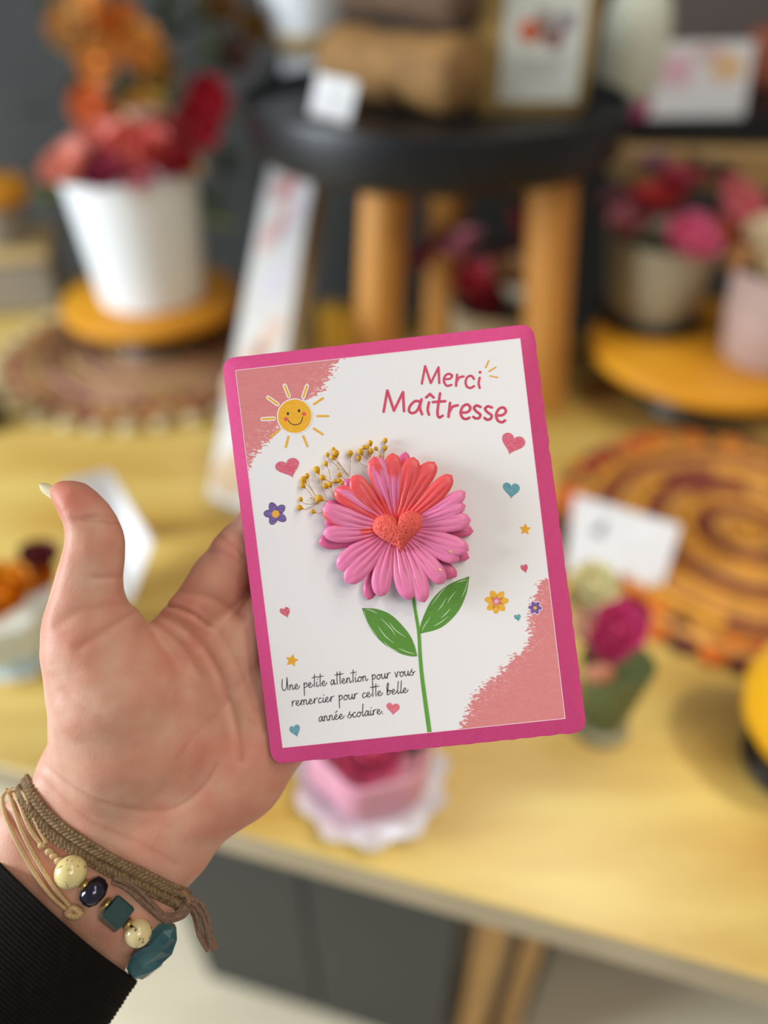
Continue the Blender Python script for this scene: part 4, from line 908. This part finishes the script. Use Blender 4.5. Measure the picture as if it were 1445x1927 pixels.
# thenar and hypothenar pads
chain([(210, 1290, -30, 105), (290, 1390, -62, 105)], .8)
chain([(300, 1360, -78, 90), (430, 1210, -98, 70)], .8)
chain([(300, 1560, -72, 100), (440, 1440, -80, 105), (520, 1360, -86, 80), (630, 1300, -92, 56)], .78)
chain([(180, 1480, -70, 100), (300, 1480, -85, 100), (480, 1280, -100, 75)], .7)
# metacarpals and fingers
chain([(230, 1420, -85, 80), (340, 1200, -88, 60), (415, 1090, -88, 56), (452, 1040, -84, 54), (500, 980, -74, 50), (590, 850, -62, 43), (655, 762, -50, 38), (700, 700, -44, 34)], 1, 16)
chain([(300, 1440, -95, 80), (555, 1095, -92, 56), (690, 890, -66, 44), (768, 780, -52, 38), (815, 715, -46, 34)], 1, 14)
chain([(340, 1480, -95, 80), (645, 1160, -88, 54), (785, 965, -64, 42), (862, 855, -50, 36), (905, 795, -44, 32)], 1, 14)
chain([(380, 1510, -90, 75), (690, 1265, -84, 48), (825, 1110, -56, 36), (890, 1035, -46, 31), (928, 990, -40, 28)], 1, 14)
# wrist and forearm
chain([(150, 1470, -68, 92), (70, 1580, -66, 90), (-40, 1760, -60, 84), (-90, 1860, -56, 70)], .8, 30)
chain([(310, 1590, -74, 88), (240, 1680, -68, 88), (140, 1840, -60, 70), (80, 1930, -56, 60)], .8, 30)
chain([(230, 1520, -72, 110), (150, 1640, -68, 110), (40, 1800, -60, 90)], .75, 30)
outl = [(90, 914), (98, 905), (112, 899), (135, 898), (160, 905), (182, 921), (204, 945), (222, 969), (233, 995), (238.5, 1020), (238, 1050), (234, 1085), (236, 1108), (241, 1124), (248, 1132), (262, 1124), (285, 1108), (318, 1084), (350, 1052), (380, 1018), (415, 982), (447, 955),
  (520, 850), (600, 740), (660, 650), (760, 640), (860, 650), (960, 760), (1000, 980), (850, 1200), (700, 1370), (575, 1440), (562, 1468), (540, 1505), (512, 1543), (482, 1574), (448, 1604), (410, 1637), (372, 1668), (352, 1692), (338, 1722), (302, 1790), (258, 1846), (170, 1930), (60, 2060), (-300, 2120), (-300, 1800),
  (-80, 1600), (-30, 1538), (8, 1502), (38, 1478), (58, 1462), (68, 1432), (79, 1395), (83, 1350), (80, 1310), (74, 1270), (70, 1232), (73, 1190), (81, 1158), (91, 1125), (101, 1090), (111, 1055), (118, 1027), (120.5, 1005), (118, 985), (110, 967), (98, 948), (89, 930)]
def poly_sd(px, py, poly):
    P = np.array(poly, np.float32); d = np.full(px.shape, 1e9, np.float32); ins = np.zeros(px.shape, bool)
    for i in range(len(P)):
        a = P[i]; b_ = P[(i+1) % len(P)]; e = b_-a; wx, wy = px-a[0], py-a[1]
        t = np.clip((wx*e[0]+wy*e[1])/float(e.dot(e)), 0, 1); bx_, by_ = wx-e[0]*t, wy-e[1]*t; d = np.minimum(d, bx_*bx_+by_*by_)
        c1_ = (a[1] <= py) != (b_[1] <= py); xx = a[0]+(py-a[1])*(e[0]/(e[1] if abs(e[1]) > 1e-6 else 1e-6)); ins ^= c1_ & (px < xx)
    d = np.sqrt(d); return np.where(ins, -d, d)
# outline distance evaluated on a fine 2D table, then looked up along each line of sight
qx = np.arange(-420, 1200, 3, dtype=np.float32); qy = np.arange(560, 2300, 3, dtype=np.float32); QX, QY = np.meshgrid(qx, qy, indexing='ij')
tab = poly_sd(QX, QY, outl)
fx = np.clip((PXg-qx[0])/3, 0, len(qx)-1.01); fy = np.clip((PYg-qy[0])/3, 0, len(qy)-1.01); i0 = fx.astype(np.int32); j0 = fy.astype(np.int32); fx -= i0; fy -= j0
d2 = (tab[i0, j0]*(1-fx)*(1-fy)+tab[i0+1, j0]*fx*(1-fy)+tab[i0, j0+1]*(1-fx)*fy+tab[i0+1, j0+1]*fx*fy)*(1-Z/F)
del fx, fy, i0, j0
kk = 22.0
dist = -smin(-dist, -d2, kk)
# the card presses the hand: keep the flesh behind its back face where the card lies
cp = [(p.x, p.y) for p in bord[::4]]
tab = poly_sd(QX, QY, cp)
fx = np.clip((PXg-qx[0])/3, 0, len(qx)-1.01); fy = np.clip((PYg-qy[0])/3, 0, len(qy)-1.01); i0 = fx.astype(np.int32); j0 = fy.astype(np.int32)
dcard = np.maximum(-10, tab[i0, j0]); del fx, fy, i0, j0
slab = Z + 7 - np.maximum(0, dcard)*1.0            # plane just behind the card, relaxing away from it
dist = -smin(-dist, -np.where(dcard < 60, slab, -1e3), 14)
del d2, dcard, slab
def nets(v, iso=0.0):
    ins = v < iso; nx, ny, nz_ = v.shape
    c = ins[:-1, :-1, :-1].astype(np.int8)*0
    for a in (0, 1):
        for b_ in (0, 1):
            for e in (0, 1): c += ins[a:nx-1+a, b_:ny-1+b_, e:nz_-1+e]
    act = (c > 0) & (c < 8); idx = np.full(act.shape, -1, np.int32); I, J, K_ = np.nonzero(act); idx[I, J, K_] = np.arange(len(I))
    acc = np.zeros((len(I), 3)); cnt = np.zeros(len(I))
    cor = [(a, b_, e) for a in (0, 1) for b_ in (0, 1) for e in (0, 1)]
    for p in cor:
        for ax in range(3):
            if p[ax]: continue
            q = list(p); q[ax] = 1; va = v[I+p[0], J+p[1], K_+p[2]]; vb = v[I+q[0], J+q[1], K_+q[2]]; cr_ = (va < iso) != (vb < iso)
            t = np.where(cr_, (iso-va)/np.where(cr_, vb-va, 1), 0); pt = np.array(p, float)[None, :]+np.zeros((len(I), 3)); pt[:, ax] += t
            acc += pt*cr_[:, None]; cnt += cr_
    V = acc/np.maximum(cnt, 1)[:, None]+np.stack([I, J, K_], 1); faces = []
    for ax in range(3):
        sl0 = [slice(1, -1)]*3; sl0[ax] = slice(0, -1); sl1 = list(sl0); sl1[ax] = slice(1, None)
        a = ins[tuple(sl0)]; b_ = ins[tuple(sl1)]; off = [1, 1, 1]; off[ax] = 0
        for flip, msk in ((False, a & ~b_), (True, ~a & b_)):
            i, j, k = np.nonzero(msk); i = i+off[0]; j = j+off[1]; k = k+off[2]; o1, o2 = (ax+1) % 3, (ax+2) % 3
            def at_(d1, d2_):
                q = [i.copy(), j.copy(), k.copy()]; q[o1] = q[o1]-d1; q[o2] = q[o2]-d2_; return idx[q[0], q[1], q[2]]
            f_ = np.stack([at_(1, 1), at_(0, 1), at_(0, 0), at_(1, 0)], 1); faces.append(f_[:, ::-1] if flip else f_)
    return V, np.concatenate(faces)
V, FA = nets(dist)
V = V*step+np.array([gx[0], gy[0], gz[0]]); del dist, X, Y, Z, PXg, PYg
# light smoothing, normals
def vnorm(V):
    a, b_, c, d = V[FA[:, 0]], V[FA[:, 1]], V[FA[:, 2]], V[FA[:, 3]]; n_ = np.cross(c-a, d-b_); N = np.zeros_like(V)
    for k in range(4): np.add.at(N, FA[:, k], n_)
    return N/np.maximum(np.linalg.norm(N, axis=1), 1e-9)[:, None]
def lap(V, lam):
    A_ = np.zeros_like(V); c = np.zeros(len(V))
    for k in range(4):
        i, j = FA[:, k], FA[:, (k+1) % 4]; np.add.at(A_, i, V[j]); np.add.at(A_, j, V[i]); np.add.at(c, i, 1); np.add.at(c, j, 1)
    return V+lam*(A_/c[:, None]-V)
for _ in range(3): V = lap(V, .5); V = lap(V, -.52)
px = V[:, 0]/(1-V[:, 2]/F)+CX; py = -V[:, 1]/(1-V[:, 2]/F)+CY
Nn = vnorm(V); front = np.clip(Nn[:, 2]*2, 0, 1)
creases = [([(243, 1128), (256, 1136), (290, 1137), (330, 1143), (365, 1158), (395, 1180)], 6, 4), ([(250, 1134), (300, 1155), (350, 1185), (395, 1235), (425, 1300), (445, 1370), (455, 1430)], 4, 8), ([(262, 1150), (310, 1185), (350, 1225), (375, 1270)], 2.0, 8),
  ([(150, 1216), (190, 1190), (235, 1160), (262, 1143)], 3.0, 9), ([(140, 978), (180, 979), (230, 986)], 2.4, 6), ([(165, 972), (200, 970), (228, 976)], 1.4, 4), ([(175, 1087), (205, 1086), (234, 1082)], 2.2, 6), ([(110, 1175), (150, 1150), (200, 1140), (240, 1132)], 1.6, 10),
  ([(400, 1000), (430, 1020), (458, 1045)], 2.6, 7), ([(360, 1042), (410, 1038), (455, 1060)], 1.4, 7), ([(300, 1100), (345, 1112), (400, 1125), (455, 1160)], 2.5, 9), ([(380, 1150), (420, 1200), (455, 1270), (480, 1340)], 1.5, 8),
  ([(85, 1440), (130, 1478), (200, 1512), (270, 1525), (330, 1518), (380, 1480), (405, 1440)], 2.4, 7), ([(70, 1455), (120, 1505), (190, 1555), (270, 1590), (330, 1625)], 2.0, 8), ([(120, 1300), (150, 1330), (190, 1350)], 1.0, 8), ([(330, 1430), (380, 1370), (430, 1320)], 1.0, 5),
  ([(465, 1190), (470, 1250), (486, 1310), (500, 1370)], 1.6, 8)]
disp = np.zeros(len(V)); red = np.zeros(len(V))
for pl, dp, wd in creases:
    P = cr(pl, 6); d = np.full(len(V), 1e9)
    for a, b_ in zip(P, P[1:]):
        a = np.array(a); e = np.array(b_)-a; t = np.clip(((px-a[0])*e[0]+(py-a[1])*e[1])/max(1e-6, e.dot(e)), 0, 1)
        d = np.minimum(d, np.hypot(px-a[0]-e[0]*t, py-a[1]-e[1]*t))
    g = np.exp(-(d/wd)**2); disp += dp*g - dp*.25*np.exp(-((d-wd*2.2)/(wd*1.4))**2); red = np.maximum(red, .35*min(1, dp/3)*np.exp(-(d/(wd*.6))**2))
low = np.array([noise.noise(Vector((a/70, b_/70, c/70)))*2.6+noise.noise(Vector((a/28, b_/28, c/28)))*.8 for a, b_, c in V])
V = V - Nn*((disp*front)[:, None]) + Nn*(low*front)[:, None]
V = lap(V, .4)
# skin tone map: pads and finger ends pinker, wrist paler (pigment/blood); crease lines darker
def blob(cx, cy, r): return np.exp(-((px-cx)**2+(py-cy)**2)/(r*r))
pinkn = np.clip(.20 + .75*blob(140, 925, 70) + .35*blob(220, 1010, 45) + .40*blob(330, 1190, 80) + .45*blob(470, 1560, 110) + .30*blob(430, 1080, 90) + .30*blob(420, 1400, 90) + .2*blob(140, 1200, 50) - .15*blob(160, 1380, 100) - .2*blob(130, 1460, 70) + .16*low, 0, 1)
cA, cB, cD = np.array(lin((220, 174, 148))), np.array(lin((202, 124, 102))), np.array(lin((176, 104, 82)))
colr = cA[None]*(1-pinkn[:, None])+cB[None]*pinkn[:, None]; colr = colr*(1-red[:, None])+cD[None]*red[:, None]
M4 = Matrix.Translation(CAM) @ RC
def UW(a): return M4 @ Vector((a[0]*S, a[1]*S, -(DC-a[2]*S)))
def skin_mat():
    m = mat('skin', (228, 178, 154), .52, (204, 122, 100), 110, .42, attr='dye', sss=.35, ssr=(1, .36, .2), sscale=.0035, bump=.30, bscale=750, spec=.35, detail=6)
    n = m.node_tree.nodes; l = m.node_tree.links
    v = n.new('ShaderNodeTexVoronoi'); v.inputs['Scale'].default_value = 900; v.feature = 'DISTANCE_TO_EDGE'
    tc_ = [x for x in n if x.type == 'MAPPING'][0]; l.new(tc_.outputs[0], v.inputs['Vector'])
    bp0 = [x for x in n if x.type == 'BUMP'][0]; b2 = n.new('ShaderNodeBump'); b2.inputs['Strength'].default_value = .22; b2.inputs['Distance'].default_value = .0002
    l.new(v.outputs['Distance'], b2.inputs['Height']); l.new(bp0.outputs[0], b2.inputs['Normal']); l.new(b2.outputs[0], n['Principled BSDF'].inputs['Normal'])
    return m
me = bpy.data.meshes.new('person'); org = UW(U(150, 1700, -60)); Vw = [UW(a)-org for a in V]
me.from_pydata(Vw, [], FA.tolist()); me.materials.append(skin_mat())
a_ = me.color_attributes.new('dye', 'FLOAT_COLOR', 'POINT'); a_.data.foreach_set('color', np.concatenate([colr, np.ones((len(V), 1))], 1).astype(np.float32).ravel())
me.polygons.foreach_set('use_smooth', [True]*len(me.polygons)); me.update()
person = bpy.data.objects.new('person', me); COL.objects.link(person); person.location = org; WMX[person.name] = Matrix.Translation(org)
meta(person, "person's left hand, palm to the viewer with thumb up, black knit sleeve, holding the card", 'person')
bvh = BVHTree.FromPolygons([v+org for v in Vw], FA.tolist())
def surf(x, y, off=0.0):        # point on the front of the arm seen at a pixel, raised by off (card pixels)
    r = ray(x, y).normalized(); h = bvh.ray_cast(CAM, r)
    if h[0] is None:
        return None
    return h[0]-r*(off*S)
def back(x, y, off=0.0):
    r = ray(x, y).normalized(); s0 = CAM+r*1.0; h = bvh.ray_cast(s0, -r)
    return (h[0]+r*(off*S)) if h[0] is not None else None
# thumb nail
m_nail = mat('nail', (232, 222, 186), .3, (226, 210, 176), 200, .4, coat=.4, sss=.2, sscale=.001)
mb = MB(); nt, nu = 10, 8; ax0 = Vector((118, 941)); ax1 = Vector((74.5, 911)); dv = (ax1-ax0).normalized(); sv = Vector((-dv.y, dv.x)); top = []
for i in range(nt+1):
    t = i/nt; hw = 11.5*(1 if t < .6 else math.sqrt(max(0.02, 1-((t-.6)/.4)**2)))*.92
    for j in range(nu+1):
        u = -1+2*j/nu; p = ax0.lerp(ax1, t)+sv*(u*hw); top.append((p.x, p.y, -9+6*(1-u*u)*0-8*u*u-2*t))
N = len(top); mb.v = [W(*p) for p in top]+[W(p[0], p[1], p[2]-2.4) for p in top]
for i in range(nt):
    for j in range(nu): a = i*(nu+1)+j; mb.f += [(a, a+1, a+nu+2, a+nu+1), (N+a, N+a+nu+1, N+a+nu+2, N+a+1)]
for i in range(nt): a = i*(nu+1); mb.f += [(a, a+nu+1, N+a+nu+1, N+a), (a+nu, N+a+nu, N+a+2*nu+1, a+2*nu+1)]
for j in range(nu): a = nt*(nu+1)+j; mb.f += [(a, a+1, N+a+1, N+a), (j, N+j, N+j+1, j+1)]
mb.m = [0]*len(mb.f); mb.build('thumbnail', m_nail, person)
# sleeve
m_slv = mat('black_knit', (22, 17, 14), .95, (12, 9, 8), 300, .6, bump=.8, bscale=900, spec=.15)
mb = MB(); n_ = 96; rings = []
cA_ = Vector((112, 1722)); axd = Vector((-.62, .785)); prp = Vector((.785, .62))
cuff = []
for i in range(n_):
    a = 2*math.pi*i/n_; cuff.append(a)
prof = [(14, .93, .90), (-2, .955, .93), (-4, .985, .985), (2, 1.0, 1.0)] + [(8+6*k, 1.0+.010*math.sin(k*math.pi)+.0006*k, 1.0) for k in range(60)]
prof = [(t, s1*(1 + (.006*math.sin(t*.72) if t > 6 else 0)), s2*(1 + (.009*math.sin(t*.72) if t > 6 else 0))) for t, s1, s2 in [(14, .93, .90), (-2, .955, .93), (-4, .985, .985), (2, 1.0, 1.0)]+[(6+2.2*k, 1.0+.0008*k, 1.0+.0008*k) for k in range(150)]] + [(340+60*k, 1.12+.03*k, 1.12+.03*k) for k in range(14)]
for (t, s1, s2) in prof:
    for i in range(n_):
        a = 2*math.pi*i/n_; u = math.cos(a); v_ = math.sin(a)
        wob = 4*noise.noise(Vector((u*1.5, v_*1.5, t*.01))) + 1.2*noise.noise(Vector((u*9, v_*9, t*.05)))
        skew = 10*math.sin(u*1.3) + (10*(1-u*u) if v_ > 0 else 0)
        c = cA_ + axd*(t+skew) + prp*(u*(196*s1)+wob)
        z = -64 + v_*118*s2 + wob*.6 + max(0, t-336)*.25
        mb.v.append(UW(U(c.x, c.y, z)))
R_ = len(prof)
for k in range(R_-1):
    for i in range(n_): j = (i+1) % n_; mb.f.append((k*n_+i, (k+1)*n_+i, (k+1)*n_+j, k*n_+j)); mb.m.append(0)
mb.build('sleeve', m_slv, person, angle=None)
# ------------------------------------------------------------------ bracelets
def wrap(front_px, off, backs, boff=6, n=6):
    P = []
    for x, y in cr(front_px, n):
        s_ = surf(x, y, off)
        if s_ is None: s_ = D(x, y, DC+62*S)
        P.append(s_)
    for x, y in backs:
        s_ = back(x, y, boff)
        if s_ is None: s_ = D(x, y, DC+90*S)
        P.append(s_)
    return P
def smooth_path(P, it=2):
    P = [Vector(p) for p in P]
    for _ in range(it): P = [P[0]]+[(P[i-1]+P[i]*2+P[i+1])/4 for i in range(1, len(P)-1)]+[P[-1]]
    return P
def resample(P, ds):
    out = [P[0]]; acc = 0
    for a, b_ in zip(P, P[1:]):
        L = (b_-a).length; t = ds-acc
        while t <= L: out.append(a.lerp(b_, t/L)); t += ds
        acc = L-(t-ds)
    return out
m_hemp = mat('hemp_cord', (150, 122, 90), .85, (92, 72, 50), 700, .8, bump=.7, bscale=2500, spec=.2)
m_hemp2 = mat('hemp_tail', (140, 112, 92), .9, (104, 78, 62), 900, .8, bump=.8, bscale=2500, spec=.2)
fp_ = [(40, 1474), (52, 1500), (70, 1526), (95, 1553), (125, 1577), (155, 1596), (190, 1618), (225, 1637), (260, 1652), (300, 1672), (330, 1686), (350, 1696)]
bpth = [(345, 1702), (300, 1680), (240, 1640), (170, 1590), (110, 1540), (60, 1490), (44, 1475)]
P = smooth_path(wrap(fp_, 7, bpth, 9), 3); P = resample(P, .0015)
br = thing('braided_bracelet', 'brown knotted hemp bracelet with frayed tie ends around the wrist', 'bracelet', P[0])
mb = MB(); viewn = -FWD
cen = sum(P, Vector())/len(P)
for i in range(1, len(P)-1):
    t = (P[i+1]-P[i-1]).normalized(); arm = Vector((0, 0, 0)); axw = (RGT*(-.62)+UPV*(-.785)).normalized()
    side = (axw - t*axw.dot(t)).normalized(); nrm = t.cross(side).normalized(); 
    if nrm.dot(P[i]-cen) < 0: nrm = -nrm
    ph = i % 2
    for sgn in (-1, 1):
        c = P[i]+side*(sgn*.00155)
        d_ = (t*.9+side*sgn*1.1*(1 if ph else .8)).normalized(); Rm = Matrix((d_, nrm.cross(d_).normalized(), nrm)).transposed()
        mb.ball(c, (.0020, .00092, .0013), R=Rm, nu=10, nv=7)
        c2 = P[i]+side*(sgn*.0031); mb.ball(c2+nrm*.0001, (.0010, .0009, .0010), nu=8, nv=6)
    mb.ball(P[i]-nrm*.0002, (.0009, .0026, .0006), R=Matrix((t, side, nrm)).transposed(), nu=8, nv=5)
mb.build('band', m_hemp, br)
kp = [surf(338, 1672, 10) or D(338, 1672, .262), D(352, 1676, .259), D(362, 1688, .259)]
mb = MB()
for k, (x, y) in enumerate(((318, 1682), (330, 1678), (343, 1682), (352, 1690), (340, 1698), (326, 1696), (333, 1688))):
    mb.ball(D(x, y, .2605-.0006*(k % 3)), (.0021, .0016, .0016), R=Matrix.Rotation(k, 3, 'Y'), nu=10, nv=7)
mb.tube(cr([tuple(D(x, y, .2585)) for x, y in ((316, 1700), (326, 1684), (345, 1680), (356, 1696), (345, 1704), (330, 1700))], 6), .0009, 8)
mb.build('knot', m_hemp, br)
rt_ = random.Random(3)
def tail(pts, dep0, dep1, wd, n_s=5):
    mb = MB(); C = cr(pts, 8)
    for s_ in range(n_s):
        o = (s_-(n_s-1)/2)*wd/n_s; Q = []
        for i, (x, y) in enumerate(C):
            t = i/(len(C)-1); a = C[max(0, i-1)]; b_ = C[min(len(C)-1, i+1)]; L = math.hypot(b_[0]-a[0], b_[1]-a[1])+1e-6; nx_, ny_ = -(b_[1]-a[1])/L, (b_[0]-a[0])/L
            w_ = o*(1+.5*t)*math.cos(t*5+s_*.6)**1 if False else o*(1+.25*math.sin(t*9+s_))
            Q.append(D(x+nx_*w_, y+ny_*w_, dep0+(dep1-dep0)*t-.0006*math.sin(t*6+s_*1.7)))
        mb.tube(Q, .00062*(1+.2*rt_.random()), 7)
    for k in range(10):
        i = rt_.randrange(len(C)//2, len(C)); x, y = C[i]; a = D(x, y, dep1); mb.tube([a, a+Vector((rt_.uniform(-.0016, .0016), rt_.uniform(-.001, .001), rt_.uniform(-.002, .0006)))], .00008, 4)
    return mb
tail([(350, 1690), (372, 1702), (386, 1725), (392, 1750), (396, 1772), (404, 1787)], .259, .2595, 13).build('tie_end', m_hemp2, br)
tail([(352, 1694), (366, 1722), (374, 1750), (382, 1770), (392, 1788)], .2592, .260, 8, 3).build('tie_end', m_hemp2, br)
tail([(213, 1656), (240, 1668), (266, 1688), (290, 1710), (312, 1728), (340, 1722), (352, 1706)], .2520, .2565, 16).build('tie_end', m_hemp2, br)
# beaded bracelet
bb = thing('beaded_bracelet', 'beige cord bracelet with cream, grey and green stone beads above the sleeve cuff', 'bracelet', surf(134, 1640, 20) or D(134, 1640, .25))
m_cord = mat('beige_cord', (206, 172, 122), .6, (170, 134, 86), 1500, .6, bump=.5, bscale=3000)
def cordpath(pts, off=8):
    Q = []
    for x, y in cr(pts, 6):
        s_ = surf(x, y, off); Q.append(s_ if s_ is not None else D(x, y, DC+60*S))
    return smooth_path(Q, 3)
for pts in (((14, 1486), (4, 1500), (8, 1530), (18, 1556), (36, 1592), (56, 1627), (92, 1682), (128, 1714)),
            ((14, 1486), (20, 1505), (30, 1535), (44, 1570), (66, 1613), (100, 1667), (132, 1706)),
            ((22, 1486), (34, 1505), (46, 1537), (60, 1566), (79, 1590)), ((22, 1486), (44, 1492), (56, 1520), (72, 1556), (88, 1586))):
    mb = MB(); mb.tube(cordpath(pts, 9), .00078, 10); mb.build('cord', m_cord, bb)
mb = MB(); Q = [back(x, y, 8) for x, y in ((20, 1500), (60, 1560), (120, 1640), (180, 1710), (240, 1770), (270, 1800))]; Q = [q for q in Q if q is not None]
sgp = [surf(x, y, 9) for x, y in ((20, 1500),)]
mb.tube(smooth_path([D(16, 1488, .263)]+Q+[D(300, 1790, .266)], 1), .00078, 8); mb.build('cord', m_cord, bb)
def onarm(x, y, off): return surf(x, y, off) or D(x, y, .258)
def P_(x, y, d=.0): return D(x, y, .2495+d)
bdep = lambda x, y, r: onarm(x, y, r)
mb = MB()
for k in range(12):
    a = 2*math.pi*k/12; c = onarm(139, 1718, 16)+RGT*(.0018*math.cos(a))+UPV*(.0014*math.sin(a)); mb.ball(c, (.0018, .0012, .0014), R=Matrix.Rotation(a, 3, 'Y'), nu=8, nv=6)
mb.build('sliding_knot', m_cord, bb)
for x, y, r in ((79, 1591, 8), (93, 1603, 8.5), (101, 1611, 8), (111, 1620, 9)):
    mb = MB(); c = onarm(x, y, 9); mb.ball(c, (r*S, r*S*.8, r*S), nu=14, nv=10); mb.build('cord_knot', m_cord, bb)
m_cb = mat('cream_bead', (232, 212, 146), .2, (120, 100, 60), 700, .8, sharp=False, coat=.6)
m_cb2 = mat('speckled_bead', (226, 206, 150), .25, (60, 50, 30), 420, 1.0, sharp=True, coat=.6)
for m in (m_cb, m_cb2):
    r_ = [x for x in m.node_tree.nodes if x.type == 'MAP_RANGE'][0]; r_.inputs[1].default_value = .60; r_.inputs[2].default_value = .66
m_hm = mat('hematite_bead', (66, 62, 82), .15, (30, 28, 40), 300, .8, metal=.8, coat=.5)
m_gr = mat('green_stone', (14, 50, 52), .2, (26, 76, 72), 300, .4, coat=.5)
m_te = mat('teal_stone', (26, 70, 78), .25, (84, 128, 130), 120, .7, coat=.5)
m_gs = mat('gold_spacer', (190, 160, 100), .3, metal=.7)
axb = ((onarm(220, 1720, 20)-onarm(134, 1640, 20))).normalized(); nb_ = -FWD; nb_ = (nb_-axb*nb_.dot(axb)).normalized(); Rb = Matrix((axb, nb_.cross(axb), nb_)).transposed()
c = onarm(133.5, 1641, 20); mb = MB(); mb.ball(c, 29*S, nu=28, nv=18, R=Rb); mb.build('cream_bead', m_cb, bb)
for x, y, r in ((158, 1665, 11), (199, 1701, 13), (240, 1738, 11)):
    c = onarm(x, y, 15); mb = MB(); mb.lathe(c, [(0, -5*S), (r*.7*S, -5*S), (r*S, -2*S), (r*S, 2*S), (r*.7*S, 5*S), (0, 5*S)], 20, R=Rb @ Matrix.Rotation(math.pi/2, 3, 'Y')); mb.build('spacer', m_gs, bb)
c = onarm(176, 1678, 18); mb = MB(); mb.lathe(c, [(0, -19*S), (15*S, -19*S), (24*S, -12*S), (27*S, 0), (24*S, 12*S), (15*S, 19*S), (0, 19*S)], 30, R=Rb @ Matrix.Rotation(math.pi/2, 3, 'Y')); mb.build('grey_bead', m_hm, bb)
c = onarm(219, 1720, 18); mb = MB(); mb.box(c, (42*S, 42*S, 42*S), Rb @ Matrix.Rotation(.75, 3, 'X') @ Matrix.Rotation(.15, 3, 'Z'), bev=2.2*S); mb.build('green_cube_bead', m_gr, bb, angle=25)
c = onarm(260, 1756, 16); mb = MB(); mb.ball(c, (25*S, 25*S, 25*S), nu=26, nv=16); mb.build('speckled_bead', m_cb2, bb)
# faceted teal stone
c = D(288, 1788, .2605); mb = MB(); ax = (D(326, 1742, .262)-D(252, 1834, .262)).normalized(); sd = (-FWD).cross(ax).normalized(); R3 = Matrix((ax, sd, ax.cross(sd))).transposed(); k = 7; rings = ((-60, 12), (-50, 25), (-18, 31), (20, 30), (48, 22), (60, 10))
for t, r_ in rings:
    for i in range(k):
        a = 2*math.pi*i/k+.25*math.sin(t*.05); rr = r_*(1+.12*math.sin(i*2.3+t*.04)); mb.v.append(c+R3 @ Vector((t*S, rr*math.cos(a)*S, rr*.8*math.sin(a)*S)))
for q in range(len(rings)-1):
    for i in range(k): j = (i+1) % k; mb.f.append((q*k+i, q*k+j, (q+1)*k+j, (q+1)*k+i)); mb.m.append(0)
mb.f += [tuple(range(k))[::-1], tuple(range((len(rings)-1)*k, len(rings)*k))]; mb.m += [0, 0]
mb.build('teal_stone', m_te, bb, smooth=False)
